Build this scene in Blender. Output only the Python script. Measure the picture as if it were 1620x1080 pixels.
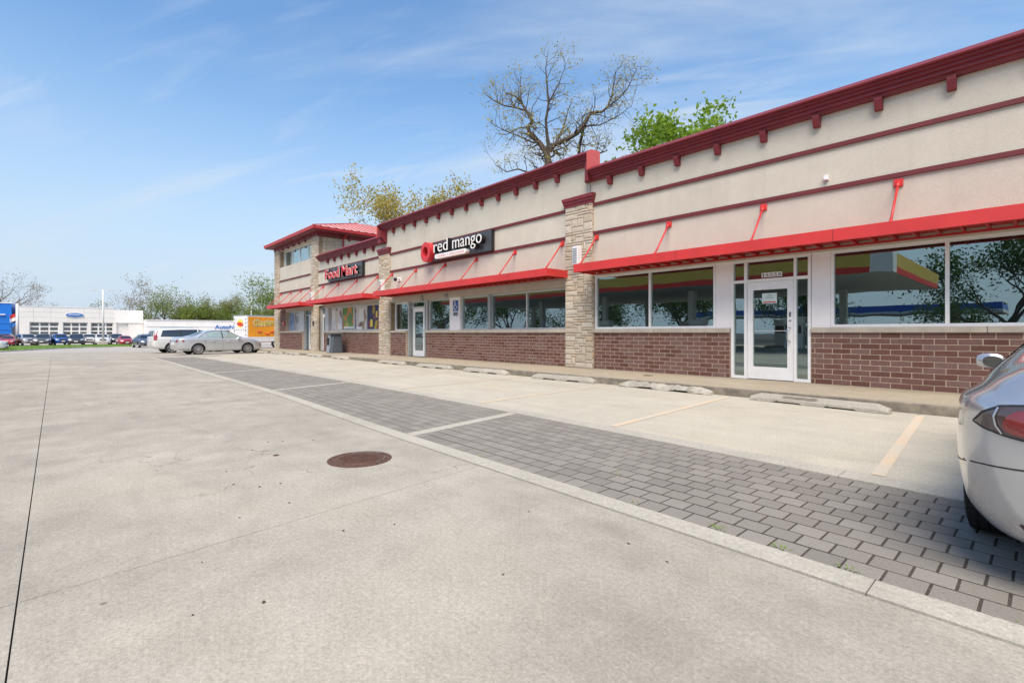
import bpy, bmesh, math, random
from mathutils import Vector, Matrix
from mathutils.bvhtree import BVHTree
from mathutils.geometry import delaunay_2d_cdt, intersect_point_line

for o in list(bpy.data.objects):
    bpy.data.objects.remove(o)
scene = bpy.context.scene
COL = scene.collection
R = math.radians
F = 11.1            # the shop front stands in the plane y = F; the row runs along x

# ------------------------------------------------------------------ camera
cd = bpy.data.cameras.new('camera')
cam = bpy.data.objects.new('camera', cd)
COL.objects.link(cam)
cam.location = (0, 0, 1.166)
cam.rotation_euler = (R(90), 0, R(47.753))
cd.sensor_width = 36.0
cd.lens = 772.0 / 1620 * 36
cd.shift_y = -13.6 / 1620
cd.clip_start = 0.05
cd.clip_end = 4000
scene.camera = cam

# ------------------------------------------------------------------ light
SUN_EL, SUN_AZ = 55.0, -48.0         # high sun behind thin cloud; azimuth from +x towards +y
world = bpy.data.worlds.new('World')
scene.world = world
world.use_nodes = True
wn, wl = world.node_tree.nodes, world.node_tree.links
for n in list(wn):
    wn.remove(n)
def N(tree, kind, **kw):
    n = tree.nodes.new(kind)
    for k, v in kw.items():
        setattr(n, k, v)
    return n
wt = world.node_tree
out = N(wt, 'ShaderNodeOutputWorld'); bg = N(wt, 'ShaderNodeBackground')
sky = N(wt, 'ShaderNodeTexSky', sky_type='NISHITA', sun_disc=False)
sky.sun_elevation = R(SUN_EL); sky.sun_rotation = R(90 - SUN_AZ)
sky.air_density = 1.25; sky.dust_density = 0.6; sky.ozone_density = 2.0; sky.altitude = 200
bg.inputs['Strength'].default_value = 0.090
tc = N(wt, 'ShaderNodeTexCoord')
sep = N(wt, 'ShaderNodeSeparateXYZ'); wl.new(tc.outputs['Generated'], sep.inputs[0])
mz = N(wt, 'ShaderNodeMath', operation='MAXIMUM'); wl.new(sep.outputs['Z'], mz.inputs[0]); mz.inputs[1].default_value = 0.0
za = N(wt, 'ShaderNodeMath', operation='ADD'); wl.new(mz.outputs[0], za.inputs[0]); za.inputs[1].default_value = 0.16
dx = N(wt, 'ShaderNodeMath', operation='DIVIDE'); wl.new(sep.outputs['X'], dx.inputs[0]); wl.new(za.outputs[0], dx.inputs[1])
dy = N(wt, 'ShaderNodeMath', operation='DIVIDE'); wl.new(sep.outputs['Y'], dy.inputs[0]); wl.new(za.outputs[0], dy.inputs[1])
cmb = N(wt, 'ShaderNodeCombineXYZ'); wl.new(dx.outputs[0], cmb.inputs[0]); wl.new(dy.outputs[0], cmb.inputs[1])
def wmath(op, a, b):
    m = N(wt, 'ShaderNodeMath', operation=op)
    for i, v in enumerate((a, b)):
        if isinstance(v, (int, float)): m.inputs[i].default_value = v
        else: wl.new(v, m.inputs[i])
    return m.outputs[0]
def cloud(scale, rot, stretch, lo, hi, seed, detail=8, dist=0.6):
    vr = N(wt, 'ShaderNodeVectorRotate', rotation_type='Z_AXIS'); wl.new(cmb.outputs[0], vr.inputs['Vector'])
    vr.inputs['Angle'].default_value = R(rot)
    mp = N(wt, 'ShaderNodeMapping'); wl.new(vr.outputs[0], mp.inputs['Vector'])
    mp.inputs['Scale'].default_value = (1, stretch, 1)
    mp.inputs['Location'].default_value = (seed, seed * .37, 0)
    nz = N(wt, 'ShaderNodeTexNoise'); wl.new(mp.outputs[0], nz.inputs['Vector'])
    nz.inputs['Scale'].default_value = scale; nz.inputs['Detail'].default_value = detail
    nz.inputs['Roughness'].default_value = 0.56; nz.inputs['Distortion'].default_value = dist
    mr = N(wt, 'ShaderNodeMapRange'); wl.new(nz.outputs['Fac'], mr.inputs['Value'])
    mr.interpolation_type = 'SMOOTHSTEP'
    mr.inputs['From Min'].default_value = lo; mr.inputs['From Max'].default_value = hi
    return mr.outputs[0]
c1 = cloud(0.42, -33, 3.4, 0.47, 0.74, 3.1)          # long wisps
c2 = cloud(1.7, -28, 4.2, 0.48, 0.80, 7.7, 10, 1.0)        # fine streaks
c3 = cloud(0.30, -40, 1.8, 0.42, 0.72, 1.3, 5, 0.3)         # broad veil
f12 = wmath('MULTIPLY', c1, 0.70)
f2 = wmath('MULTIPLY', c2, wmath('MULTIPLY', c3, 0.85))
fs = wmath('ADD', f12, f2)
fs = wmath('ADD', fs, wmath('ADD', wmath('MULTIPLY', c3, 0.08), 0.04))
# low haze whitens the air towards the horizon
hz = N(wt, 'ShaderNodeMapRange'); wl.new(sep.outputs['Z'], hz.inputs['Value'])
hz.inputs['From Min'].default_value = 0.0; hz.inputs['From Max'].default_value = 0.50
hz.inputs['To Min'].default_value = 0.95; hz.inputs['To Max'].default_value = 0.0
hz.interpolation_type = 'SMOOTHSTEP'
fs = wmath('MINIMUM', fs, 0.9)
mix = N(wt, 'ShaderNodeMix', data_type='RGBA')
wl.new(fs, mix.inputs['Factor'])
hsv = N(wt, 'ShaderNodeHueSaturation'); hsv.inputs['Saturation'].default_value = 1.22; hsv.inputs['Value'].default_value = 1.0
wl.new(sky.outputs[0], hsv.inputs['Color'])
mixh = N(wt, 'ShaderNodeMix', data_type='RGBA'); wl.new(hz.outputs[0], mixh.inputs['Factor'])
wl.new(hsv.outputs[0], mixh.inputs['A']); mixh.inputs['B'].default_value = (2.75, 3.35, 4.15, 1)
wl.new(mixh.outputs['Result'], mix.inputs['A'])
mix.inputs['B'].default_value = (3.45, 3.85, 4.25, 1)
wl.new(mix.outputs['Result'], bg.inputs['Color'])
wl.new(bg.outputs[0], out.inputs['Surface'])

sl = bpy.data.lights.new('sun', 'SUN')
sl.energy = 2.35; sl.angle = R(42); sl.color = (1.0, 0.88, 0.75)
sun = bpy.data.objects.new('sun', sl); COL.objects.link(sun)
sdir = Vector((math.cos(R(SUN_EL)) * math.cos(R(SUN_AZ)), math.cos(R(SUN_EL)) * math.sin(R(SUN_AZ)), math.sin(R(SUN_EL))))
sun.rotation_euler = sdir.to_track_quat('Z', 'Y').to_euler()
sun.location = (20, 10, 30)
vs = scene.view_settings
vs.view_transform = 'Standard'; vs.look = 'None'; vs.gamma = 1.0; vs.use_curve_mapping = False
vs.exposure = 1.22

# ------------------------------------------------------------------ materials
MATS = {}
def rgb(r, g, b):
    """photo-like 0..255 value to linear"""
    f = lambda v: ((v / 255 + 0.055) / 1.055) ** 2.4 if v > 10 else v / 255 / 12.92
    return (f(r), f(g), f(b))
def new_mat(name):
    m = bpy.data.materials.new(name); m.use_nodes = True
    t = m.node_tree
    b = t.nodes['Principled BSDF']
    MATS[name] = m
    return m, t, b
def link(t, a, b): t.links.new(a, b)
def noise(t, vec, scale, detail=4, rough=.55, dist=0.0):
    n = N(t, 'ShaderNodeTexNoise'); link(t, vec, n.inputs['Vector'])
    n.inputs['Scale'].default_value = scale; n.inputs['Detail'].default_value = detail
    n.inputs['Roughness'].default_value = rough; n.inputs['Distortion'].default_value = dist
    return n.outputs['Fac']
def ramp(t, fac, lo, hi, a=0.0, b=1.0):
    m = N(t, 'ShaderNodeMapRange'); link(t, fac, m.inputs['Value'])
    m.inputs['From Min'].default_value = lo; m.inputs['From Max'].default_value = hi
    m.inputs['To Min'].default_value = a; m.inputs['To Max'].default_value = b
    return m.outputs[0]
def mixc(t, fac, a, b, blend='MIX'):
    m = N(t, 'ShaderNodeMix', data_type='RGBA', blend_type=blend)
    for s, v in (('Factor', fac), ('A', a), ('B', b)):
        if isinstance(v, (int, float)): m.inputs[s].default_value = v
        elif isinstance(v, tuple): m.inputs[s].default_value = (*v, 1)
        else: link(t, v, m.inputs[s])
    return m.outputs['Result']
def mth(t, op, a, b=0.0):
    m = N(t, 'ShaderNodeMath', operation=op)
    for i, v in enumerate((a, b)):
        if isinstance(v, (int, float)): m.inputs[i].default_value = v
        else: link(t, v, m.inputs[i])
    return m.outputs[0]
def pos(t):
    return N(t, 'ShaderNodeNewGeometry').outputs['Position']
def mapping(t, vec, scale=(1, 1, 1), rot=(0, 0, 0)):
    m = N(t, 'ShaderNodeMapping'); link(t, vec, m.inputs['Vector'])
    m.inputs['Scale'].default_value = scale; m.inputs['Rotation'].default_value = rot
    return m.outputs[0]
def bump(t, b, h, strength=.3, dist=.01):
    n = N(t, 'ShaderNodeBump'); link(t, h, n.inputs['Height'])
    n.inputs['Strength'].default_value = strength; n.inputs['Distance'].default_value = dist
    link(t, n.outputs[0], b.inputs['Normal'])
def rnd(t):
    """a random number per object and per loose piece of a joined mesh"""
    o = N(t, 'ShaderNodeObjectInfo').outputs['Random']
    i = N(t, 'ShaderNodeNewGeometry').outputs['Random Per Island']
    return mth(t, 'FRACT', mth(t, 'ADD', mth(t, 'MULTIPLY', o, 7.31), mth(t, 'MULTIPLY', i, 3.77)))
def simple(name, col, rough=.6, metal=0.0, spec=.5, var=.12, vscale=6.0, coat=0.0, bmp=0.0, bscale=60):
    m, t, b = new_mat(name)
    p = pos(t)
    if var:
        n = noise(t, p, vscale, 5)
        c = mixc(t, ramp(t, n, .3, .7), tuple(x * (1 - var) for x in col), tuple(min(1, x * (1 + var)) for x in col))
        link(t, c, b.inputs['Base Color'])
    else:
        b.inputs['Base Color'].default_value = (*col, 1)
    b.inputs['Roughness'].default_value = rough; b.inputs['Metallic'].default_value = metal
    b.inputs['Specular IOR Level'].default_value = spec
    if coat:
        b.inputs['Coat Weight'].default_value = coat; b.inputs['Coat Roughness'].default_value = .03
    if bmp:
        bump(t, b, noise(t, p, bscale, 3), bmp, .004)
    return m

def concrete(name, c_lo, c_hi, spots=True, streak=.5, warm=None):
    m, t, b = new_mat(name)
    p = pos(t)
    big = noise(t, p, .42, 6, .62, .5)
    med = noise(t, p, 2.6, 6, .65)
    sm = noise(t, mapping(t, p, (1, 1, 1)), 38, 4, .7)
    grit = noise(t, p, 210, 2, .8)
    st = noise(t, mapping(t, p, (.22, 2.4, 1), (0, 0, R(14))), 1.5, 6, .65)
    fac = mth(t, 'ADD', mth(t, 'MULTIPLY', big, .5), mth(t, 'ADD', mth(t, 'MULTIPLY', med, .42), mth(t, 'MULTIPLY', st, streak)))
    c = mixc(t, ramp(t, fac, .42, .42 + .5 * (.8 + streak) * .75), c_lo, c_hi)
    if warm:
        c = mixc(t, ramp(t, noise(t, p, .5, 4), .50, .72, 0, .55), c, warm)
    g = ramp(t, sm, .30, .72, .84, 1.13)
    gg = mth(t, 'MULTIPLY', ramp(t, grit, .28, .76, .80, 1.16), ramp(t, noise(t, p, 78, 2, .6), .34, .68, .87, 1.11))
    c = mixc(t, 1.0, c, N_comb(t, mth(t, 'MULTIPLY', g, gg)), 'MULTIPLY')
    if spots:
        v = N(t, 'ShaderNodeTexVoronoi'); link(t, mapping(t, p, (1, 1, 0)), v.inputs['Vector']); v.inputs['Scale'].default_value = 2.2
        v.inputs['Randomness'].default_value = 1.0
        sp = ramp(t, v.outputs['Distance'], .018, .034, 1, 0)
        keep = ramp(t, N_sep(t, v.outputs['Color'], 0), .55, .60, 0, .75)
        c = mixc(t, mth(t, 'MULTIPLY', sp, keep), c, (.12, .11, .10))
        # hairline cracks, kept only here and there
        vc = N(t, 'ShaderNodeTexVoronoi', feature='DISTANCE_TO_EDGE'); vc.inputs['Scale'].default_value = .33
        wob = N(t, 'ShaderNodeVectorMath', operation='ADD'); link(t, p, wob.inputs[0])
        nv = N(t, 'ShaderNodeTexNoise'); link(t, p, nv.inputs['Vector']); nv.inputs['Scale'].default_value = 2.2; nv.inputs['Detail'].default_value = 6
        link(t, nv.outputs['Color'], wob.inputs[1]); link(t, wob.outputs[0], vc.inputs['Vector'])
        cr_ = mth(t, 'MULTIPLY', ramp(t, vc.outputs['Distance'], .0008, .0028, 1, 0), ramp(t, noise(t, p, .22, 2), .54, .60, 0, .55))
        c = mixc(t, cr_, c, (.13, .115, .09))
        # tyre-darkened lanes
        ty = noise(t, mapping(t, p, (.05, .85, 1)), 1.0, 4, .6, .3)
        c = mixc(t, ramp(t, ty, .54, .70, 0, .22), c, tuple(x * .6 for x in c_lo))
        oil = noise(t, mapping(t, p, (.5, 1.6, 1)), .8, 7, .7, .8)
        c = mixc(t, ramp(t, oil, .56, .74, 0, .34), c, tuple(x * .52 for x in c_lo))
    link(t, c, b.inputs['Base Color'])
    b.inputs['Roughness'].default_value = .92; b.inputs['Specular IOR Level'].default_value = .25
    bump(t, b, mth(t, 'ADD', sm, mth(t, 'MULTIPLY', grit, .6)), .35, .006)
    return m
def N_comb(t, v):
    n = N(t, 'ShaderNodeCombineColor')
    for i in range(3): link(t, v, n.inputs[i])
    return n.outputs[0]
def N_sep(t, v, i):
    n = N(t, 'ShaderNodeSeparateColor'); link(t, v, n.inputs[0]); return n.outputs[i]

concrete('lot_concrete', (.315, .290, .240), (.51, .475, .40), True, .10, (.47, .425, .335))
concrete('bay_concrete', (.41, .383, .308), (.56, .523, .425), True, .30, (.52, .465, .35))
concrete('edge_concrete', (.38, .357, .300), (.53, .50, .42), False, .2)
concrete('walk_concrete', (.32, .275, .20), (.45, .395, .295), True, .3, (.39, .325, .22))
concrete('stop_concrete', (.32, .30, .25), (.50, .465, .395), False, .25)
concrete('far_pavement', (.33, .31, .28), (.45, .42, .38), False, .6)
simple('joint_dirt', (.055, .05, .042), .95, var=.3, vscale=9)
simple('joint_sand', (.058, .048, .037), .95, var=.45, vscale=40)
simple('kerb_face', (.20, .175, .135), .95, var=.35, vscale=7, bmp=.5)
simple('earth', (.11, .095, .07), .95, var=.3, vscale=.5)

# paving block: tone changes from block to block
m, t, b = new_mat('paver')
p = pos(t); r = rnd(t)
c = mixc(t, r, (.215, .198, .170), (.275, .254, .220))
c = mixc(t, 1.0, c, N_comb(t, ramp(t, noise(t, p, 160, 3, .75), .3, .72, .70, 1.22)), 'MULTIPLY')
c = mixc(t, ramp(t, noise(t, p, 1.1, 5), .45, .75, 0, .45), c, (.27, .25, .215))
link(t, c, b.inputs['Base Color']); b.inputs['Roughness'].default_value = .92; b.inputs['Specular IOR Level'].default_value = .25
bump(t, b, noise(t, p, 190, 3, .7), .5, .004)

# dark red-brown brick
m, t, b = new_mat('brick')
p = pos(t); r = rnd(t)
cr = N(t, 'ShaderNodeValToRGB'); link(t, r, cr.inputs[0])
el = cr.color_ramp.elements
el[0].position = 0.0; el[0].color = (.118, .050, .038, 1)
el[1].position = 1.0; el[1].color = (.185, .110, .095, 1)
for ps, cl in ((.25, (.150, .068, .053, 1)), (.5, (.168, .084, .068, 1)), (.72, (.180, .100, .085, 1))):
    e = el.new(ps); e.color = cl
c = mixc(t, 1.0, cr.outputs[0], N_comb(t, ramp(t, noise(t, p, 55, 4, .7), .3, .72, .74, 1.22)), 'MULTIPLY')
c = mixc(t, ramp(t, noise(t, p, 1.7, 5), .55, .8, 0, .25), c, (.20, .15, .14))
link(t, c, b.inputs['Base Color']); b.inputs['Roughness'].default_value = .82; b.inputs['Specular IOR Level'].default_value = .35
bump(t, b, noise(t, mapping(t, p, (1, 1, 3)), 70, 3), .45, .003)
simple('mortar', (.45, .355, .26), .95, var=.14, vscale=12, bmp=.3)
simple('stone_mortar', (.25, .19, .12), .95, var=.2, vscale=12)

# buff split-face limestone
m, t, b = new_mat('limestone')
p = pos(t); r = rnd(t)
cr = N(t, 'ShaderNodeValToRGB'); link(t, r, cr.inputs[0])
el = cr.color_ramp.elements
el[0].position = 0.0; el[0].color = (.45, .38, .285, 1)
el[1].position = 1.0; el[1].color = (.55, .48, .38, 1)
for ps, cl in ((.3, (.50, .43, .33, 1)), (.6, (.56, .50, .41, 1)), (.90, (.54, .47, .37, 1)), (.95, (.52, .38, .24, 1))):
    e = el.new(ps); e.color = cl
n1 = noise(t, p, 26, 5, .7)
c = mixc(t, 1.0, cr.outputs[0], N_comb(t, ramp(t, n1, .28, .74, .72, 1.2)), 'MULTIPLY')
link(t, c, b.inputs['Base Color']); b.inputs['Roughness'].default_value = .9; b.inputs['Specular IOR Level'].default_value = .25
bump(t, b, noise(t, p, 22, 5, .65), .8, .02)

# stucco
m, t, b = new_mat('stucco')
p = pos(t)
c = mixc(t, ramp(t, noise(t, p, 1.3, 6, .6), .3, .7), (.54, .50, .415), (.615, .57, .475))
c = mixc(t, 1.0, c, N_comb(t, ramp(t, noise(t, p, 85, 4, .75), .3, .7, .86, 1.10)), 'MULTIPLY')
dr = noise(t, mapping(t, p, (3.2, 1, .22)), 1.0, 6, .62)
c = mixc(t, ramp(t, dr, .52, .80, 0, .28), c, (.40, .36, .295))
link(t, c, b.inputs['Base Color']); b.inputs['Roughness'].default_value = .95; b.inputs['Specular IOR Level'].default_value = .2
bump(t, b, noise(t, p, 95, 3, .75), .7, .010)

simple('maroon_trim', (.178, .020, .026), .5, var=.10, vscale=3)
simple('maroon_band', (.135, .018, .022), .6, var=.12, vscale=3)
simple('awning_deck', (.40, .016, .015), .5, var=.1)
simple('awning_red', (.56, .036, .033), .42, var=.09, vscale=2.2)
simple('roof_seam', (.40, .07, .065), .5)
simple('roof_red', (.68, .36, .32), .45, var=.12, vscale=1.5)
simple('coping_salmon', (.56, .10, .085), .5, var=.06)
simple('gutter_red', (.40, .022, .022), .45, var=.1)
simple('white_panel', (.80, .77, .755), .55, var=.05, vscale=2)
simple('aluminium', (.52, .52, .51), .42, .35, var=.06, vscale=8)
simple('aluminium_dark', (.33, .345, .35), .45, .35, var=.06)
simple('bright_aluminium', (.80, .79, .77), .42, .1, var=.05)
simple('sill_stone', (.44, .385, .31), .9, var=.14, vscale=5, bmp=.4)
simple('header_beige', (.47, .43, .37), .85, var=.08, vscale=3)
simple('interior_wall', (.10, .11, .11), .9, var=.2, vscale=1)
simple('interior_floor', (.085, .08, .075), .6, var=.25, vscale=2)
simple('roof_membrane', (.30, .30, .29), .9)
simple('black_metal', (.012, .012, .013), .45, var=.2)
simple('sign_grey', (.055, .060, .068), .35, var=.1)
simple('sign_white', (.80, .79, .76), .45, var=.03)
simple('sign_red', (.56, .035, .04), .4, var=.06)
simple('sign_blue', (.012, .085, .30), .4, var=.08)
simple('sign_pink', (.66, .36, .34), .5, var=.05)
simple('plastic_white', (.74, .74, .73), .45, var=.04)
simple('paper', (.62, .72, .68), .8, var=.05)
simple('paper_white', (.72, .72, .70), .8, var=.05)
simple('ink', (.02, .02, .022), .7, var=0)
simple('bin_grey', (.075, .088, .105), .5, var=.15, vscale=9)
simple('bin_light', (.26, .29, .31), .5, var=.1)
simple('dark_void', (.008, .009, .010), .8, var=0)
simple('rubber', (.018, .018, .019), .78, var=.25, vscale=30)
simple('chrome', (.62, .63, .64), .12, 1.0, var=0)
simple('alloy', (.50, .50, .51), .30, .75, var=.05)
simple('black_plastic', (.016, .016, .017), .5, var=.2)
simple('bark', (.085, .066, .050), .95, var=.35, vscale=14, bmp=.6)
simple('bark_grey', (.135, .115, .095), .95, var=.35, vscale=9, bmp=.5)
simple('pole_white', (.62, .62, .60), .5, var=.06)
simple('dealer_white', (.80, .775, .74), .75, var=.05, vscale=.8)
simple('dealer_panel', (.72, .695, .66), .7, var=.04, vscale=.6)
simple('dealer_blue', (.008, .155, .58), .45, var=.06)
simple('oval_blue', (.03, .16, .48), .35, var=.04)
simple('truck_white', (.72, .71, .70), .4, var=.05, coat=.4)
simple('truck_orange', (.78, .30, .012), .42, var=.12, vscale=1.2)
simple('logo_yellow', (.86, .62, .05), .45, var=.04)
simple('logo_red', (.58, .05, .03), .45, var=.05)
simple('logo_black', (.014, .012, .012), .5, var=0)
simple('canopy_yellow', (.52, .36, .06), .4, var=.05)
simple('canopy_red', (.58, .025, .02), .4, var=.05)
simple('canopy_white', (.60, .60, .58), .5, var=.05)
simple('canopy_soffit', (.30, .31, .31), .7, var=.08)
simple('canopy_blue', (.010, .085, .42), .4, var=.05)
simple('grass', (.095, .165, .022), .9, var=.35, vscale=4)
simple('grass_soil', (.11, .19, .022), .95, var=.4, vscale=3)
simple('weed', (.085, .15, .02), .8, var=.3, vscale=30)
simple('rust', (.125, .066, .044), .75, .35, var=.4, vscale=28, bmp=.5)
simple('rust_worn', (.24, .19, .16), .5, .6, var=.3, vscale=30)
simple('brown_block', (.10, .06, .05), .8, var=.15)

def paint(name, col, metal=.0, rough=.35, flake=0.0):
    m, t, b = new_mat(name)
    b.inputs['Base Color'].default_value = (*col, 1)
    b.inputs['Metallic'].default_value = metal; b.inputs['Roughness'].default_value = rough
    b.inputs['Coat Weight'].default_value = 1.0; b.inputs['Coat Roughness'].default_value = .03
    p = pos(t)
    d = mixc(t, ramp(t, noise(t, p, 3.0, 5), .35, .7), tuple(x * .93 for x in col), col)
    link(t, d, b.inputs['Base Color'])
    return m
paint('paint_silver', (.54, .555, .575), .65, .24)
paint('paint_silver_old', (.60, .625, .65), .55, .30)
paint('paint_white', (.66, .66, .65), 0, .4)
paint('paint_grey', (.10, .105, .115), .4, .35)
paint('paint_dark', (.030, .034, .042), .4, .32)
paint('paint_blue', (.015, .105, .42), .4, .32)
paint('paint_red', (.42, .012, .014), .2, .32)
paint('paint_slate', (.085, .10, .13), .4, .34)
paint('paint_maroon', (.14, .015, .02), .3, .32)
paint('paint_pale', (.42, .44, .46), .4, .36)

def glass(name, body, refl=(.80, .93, .93), base=.28, see=.0, rough=0.0):
    """shop glazing: a mirror-like face that gets stronger at a glancing angle over a dark see-through pane"""
    m = bpy.data.materials.new(name); m.use_nodes = True; MATS[name] = m
    t = m.node_tree
    for n in list(t.nodes): t.nodes.remove(n)
    o = N(t, 'ShaderNodeOutputMaterial')
    g = N(t, 'ShaderNodeBsdfGlossy'); g.inputs['Color'].default_value = (*refl, 1); g.inputs['Roughness'].default_value = rough
    d = N(t, 'ShaderNodeBsdfDiffuse'); d.inputs['Color'].default_value = (*body, 1)
    tr = N(t, 'ShaderNodeBsdfTransparent'); tr.inputs['Color'].default_value = (.62, .74, .72, 1)
    m1 = N(t, 'ShaderNodeMixShader'); m1.inputs[0].default_value = see
    link(t, d.outputs[0], m1.inputs[1]); link(t, tr.outputs[0], m1.inputs[2])
    fr = N(t, 'ShaderNodeFresnel'); fr.inputs['IOR'].default_value = 1.52
    fac = mth(t, 'MINIMUM', mth(t, 'ADD', mth(t, 'MULTIPLY', fr.outputs[0], .9), base), 1.0)
    nb = N(t, 'ShaderNodeBump'); link(t, noise(t, pos(t), .9, 2), nb.inputs['Height'])
    nb.inputs['Strength'].default_value = .035; nb.inputs['Distance'].default_value = .05
    link(t, nb.outputs[0], g.inputs['Normal'])
    m2 = N(t, 'ShaderNodeMixShader'); link(t, fac, m2.inputs[0])
    link(t, m1.outputs[0], m2.inputs[1]); link(t, g.outputs[0], m2.inputs[2])
    link(t, m2.outputs[0], o.inputs['Surface'])
    return m
glass('shop_glass', (.014, .022, .022), (.76, .92, .92), base=.29, see=.55)
glass('poster_glass', (.02, .02, .02), base=.05, see=.96)
glass('tower_glass', (.10, .16, .17), base=.42, see=.0)
glass('car_glass', (.012, .015, .017), (.9, .95, .96), .10)
glass('car_glass_pale', (.26, .33, .31), (.9, .95, .96), .12)  # daylight seen through the cabin is painted into the pale body colour
glass('far_glass', (.05, .05, .048), (.85, .9, .9), .10)

def lamp_mat(name, col, rough=.12):
    m, t, b = new_mat(name)
    b.inputs['Base Color'].default_value = (*col, 1); b.inputs['Roughness'].default_value = rough
    b.inputs['Coat Weight'].default_value = 1.0; b.inputs['Coat Roughness'].default_value = .02
    return m
lamp_mat('tail_red', (.27, .018, .02)); lamp_mat('tail_deep', (.19, .030, .028)); lamp_mat('tail_dark', (.045, .012, .012)); lamp_mat('tail_orange', (.22, .075, .035))
lamp_mat('tail_clear', (.42, .40, .40)); lamp_mat('head_lamp', (.50, .52, .54)); lamp_mat('tail_smoke', (.075, .052, .048)); lamp_mat('tail_grey', (.16, .155, .155))

def leafmat(name, a, bcol, trans=.35):
    m, t, b = new_mat(name)
    i = N(t, 'ShaderNodeNewGeometry').outputs['Random Per Island']
    c = mixc(t, i, a, bcol)
    link(t, c, b.inputs['Base Color']); b.inputs['Roughness'].default_value = .7; b.inputs['Specular IOR Level'].default_value = .25
    tl = N(t, 'ShaderNodeBsdfTranslucent'); link(t, c, tl.inputs['Color'])
    ms = N(t, 'ShaderNodeMixShader'); ms.inputs[0].default_value = trans
    o = t.nodes['Material Output']
    link(t, b.outputs[0], ms.inputs[1]); link(t, tl.outputs[0], ms.inputs[2]); link(t, ms.outputs[0], o.inputs['Surface'])
    return m
leafmat('leaf_yellow', (.34, .30, .05), (.52, .43, .13), .45)
leafmat('leaf_bright', (.17, .29, .022), (.30, .42, .05), .5)
leafmat('leaf_green', (.14, .20, .035), (.26, .31, .07), .5)
leafmat('leaf_olive', (.21, .22, .075), (.33, .30, .13), .5)
leafmat('leaf_brown', (.24, .195, .12), (.36, .29, .18), .45)
leafmat('leaf_dark', (.045, .085, .022), (.09, .14, .04), .45)
leafmat('blade', (.13, .25, .02), (.22, .36, .04), .35)

# worn orange line paint
m, t, b = new_mat('line_paint')
p = pos(t)
w = mth(t, 'ADD', mth(t, 'MULTIPLY', noise(t, p, 9, 7, .75), .6), mth(t, 'MULTIPLY', noise(t, p, 1.6, 4), .5))
c = mixc(t, ramp(t, w, .44, .62), (.63, .475, .31), (.53, .48, .385))
c = mixc(t, 1.0, c, N_comb(t, ramp(t, noise(t, p, 120, 3, .75), .3, .72, .82, 1.14)), 'MULTIPLY')
link(t, c, b.inputs['Base Color']); b.inputs['Roughness'].default_value = .85; b.inputs['Specular IOR Level'].default_value = .3

# printed window posters: blotches of printed colour
def poster(name, cols, scale, seed):
    m, t, b = new_mat(name)
    v = N(t, 'ShaderNodeTexVoronoi'); v.inputs['Scale'].default_value = scale
    mp = N(t, 'ShaderNodeMapping'); link(t, pos(t), mp.inputs['Vector']); mp.inputs['Location'].default_value = (seed, 0, seed * .7); mp.inputs['Scale'].default_value = (1, 0, .7)
    link(t, mp.outputs[0], v.inputs['Vector'])
    cr = N(t, 'ShaderNodeValToRGB'); cr.color_ramp.interpolation = 'CONSTANT'; link(t, N_sep(t, v.outputs['Color'], 0), cr.inputs[0])
    e = cr.color_ramp.elements
    e[0].color = (*cols[0], 1); e[1].position = 1 / len(cols); e[1].color = (*cols[1], 1)
    for k in range(2, len(cols)):
        q = e.new(k / len(cols)); q.color = (*cols[k], 1)
    link(t, cr.outputs[0], b.inputs['Base Color']); b.inputs['Roughness'].default_value = .5
    return m
poster('poster_food', [(.62, .60, .58), (.58, .52, .45), (.60, .60, .60), (.24, .12, .07), (.50, .34, .18), (.62, .60, .58)], 3.6, 2.0)
poster('poster_fruit', [(.12, .30, .05), (.60, .22, .04), (.16, .32, .06), (.55, .45, .12), (.10, .22, .04)], 3.2, 5.0)
poster('poster_coffee', [(.62, .60, .57), (.58, .57, .55), (.28, .17, .10), (.60, .58, .55), (.14, .10, .08), (.40, .28, .18)], 4.2, 8.0)
poster('poster_navy', [(.012, .022, .075), (.016, .030, .10), (.012, .022, .075), (.40, .30, .02), (.012, .03, .12), (.20, .05, .06)], 4.0, 4.2)
poster('poster_sky', [(.16, .24, .42), (.20, .28, .45), (.30, .36, .48), (.14, .20, .36)], 5.0, 1.2)
poster('poster_pale', [(.50, .50, .48), (.42, .42, .41), (.30, .30, .30), (.55, .55, .53), (.22, .22, .22)], 6.0, 9.0)

# ------------------------------------------------------------------ helpers
WP = {}
def wpos(o):
    return WP.get(o.name, Vector((0, 0, 0))) if o is not None else Vector((0, 0, 0))
def tag(o, label=None, cat=None, group=None, kind=None):
    if label: o['label'] = label
    if cat: o['category'] = cat
    if group: o['group'] = group
    if kind: o['kind'] = kind
    return o
def empty(name, loc=(0, 0, 0), rz=0.0, parent=None):
    o = bpy.data.objects.new(name, None); COL.objects.link(o)
    o.empty_display_size = .2
    WP[o.name] = Vector(loc)
    if parent is not None:
        o.parent = parent; o.location = Vector(loc) - wpos(parent)
    else:
        o.location = loc
    o.rotation_euler = (0, 0, rz)
    return o
def put(name, mesh, loc=(0, 0, 0), parent=None, rot=None):
    """link a mesh at a world place (parents of such pieces are never rotated)"""
    o = bpy.data.objects.new(name, mesh); COL.objects.link(o)
    WP[o.name] = Vector(loc)
    o.location = Vector(loc) - wpos(parent)
    if parent is not None: o.parent = parent
    if rot: o.rotation_euler = rot
    return o
def lerp(a, b, t): return a + (b - a) * t
def interp(kn, x):
    if x <= kn[0][0]: return kn[0][1]
    for (a, va), (b, vb) in zip(kn, kn[1:]):
        if x <= b: return va + (vb - va) * (x - a) / (b - a)
    return kn[-1][1]
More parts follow.
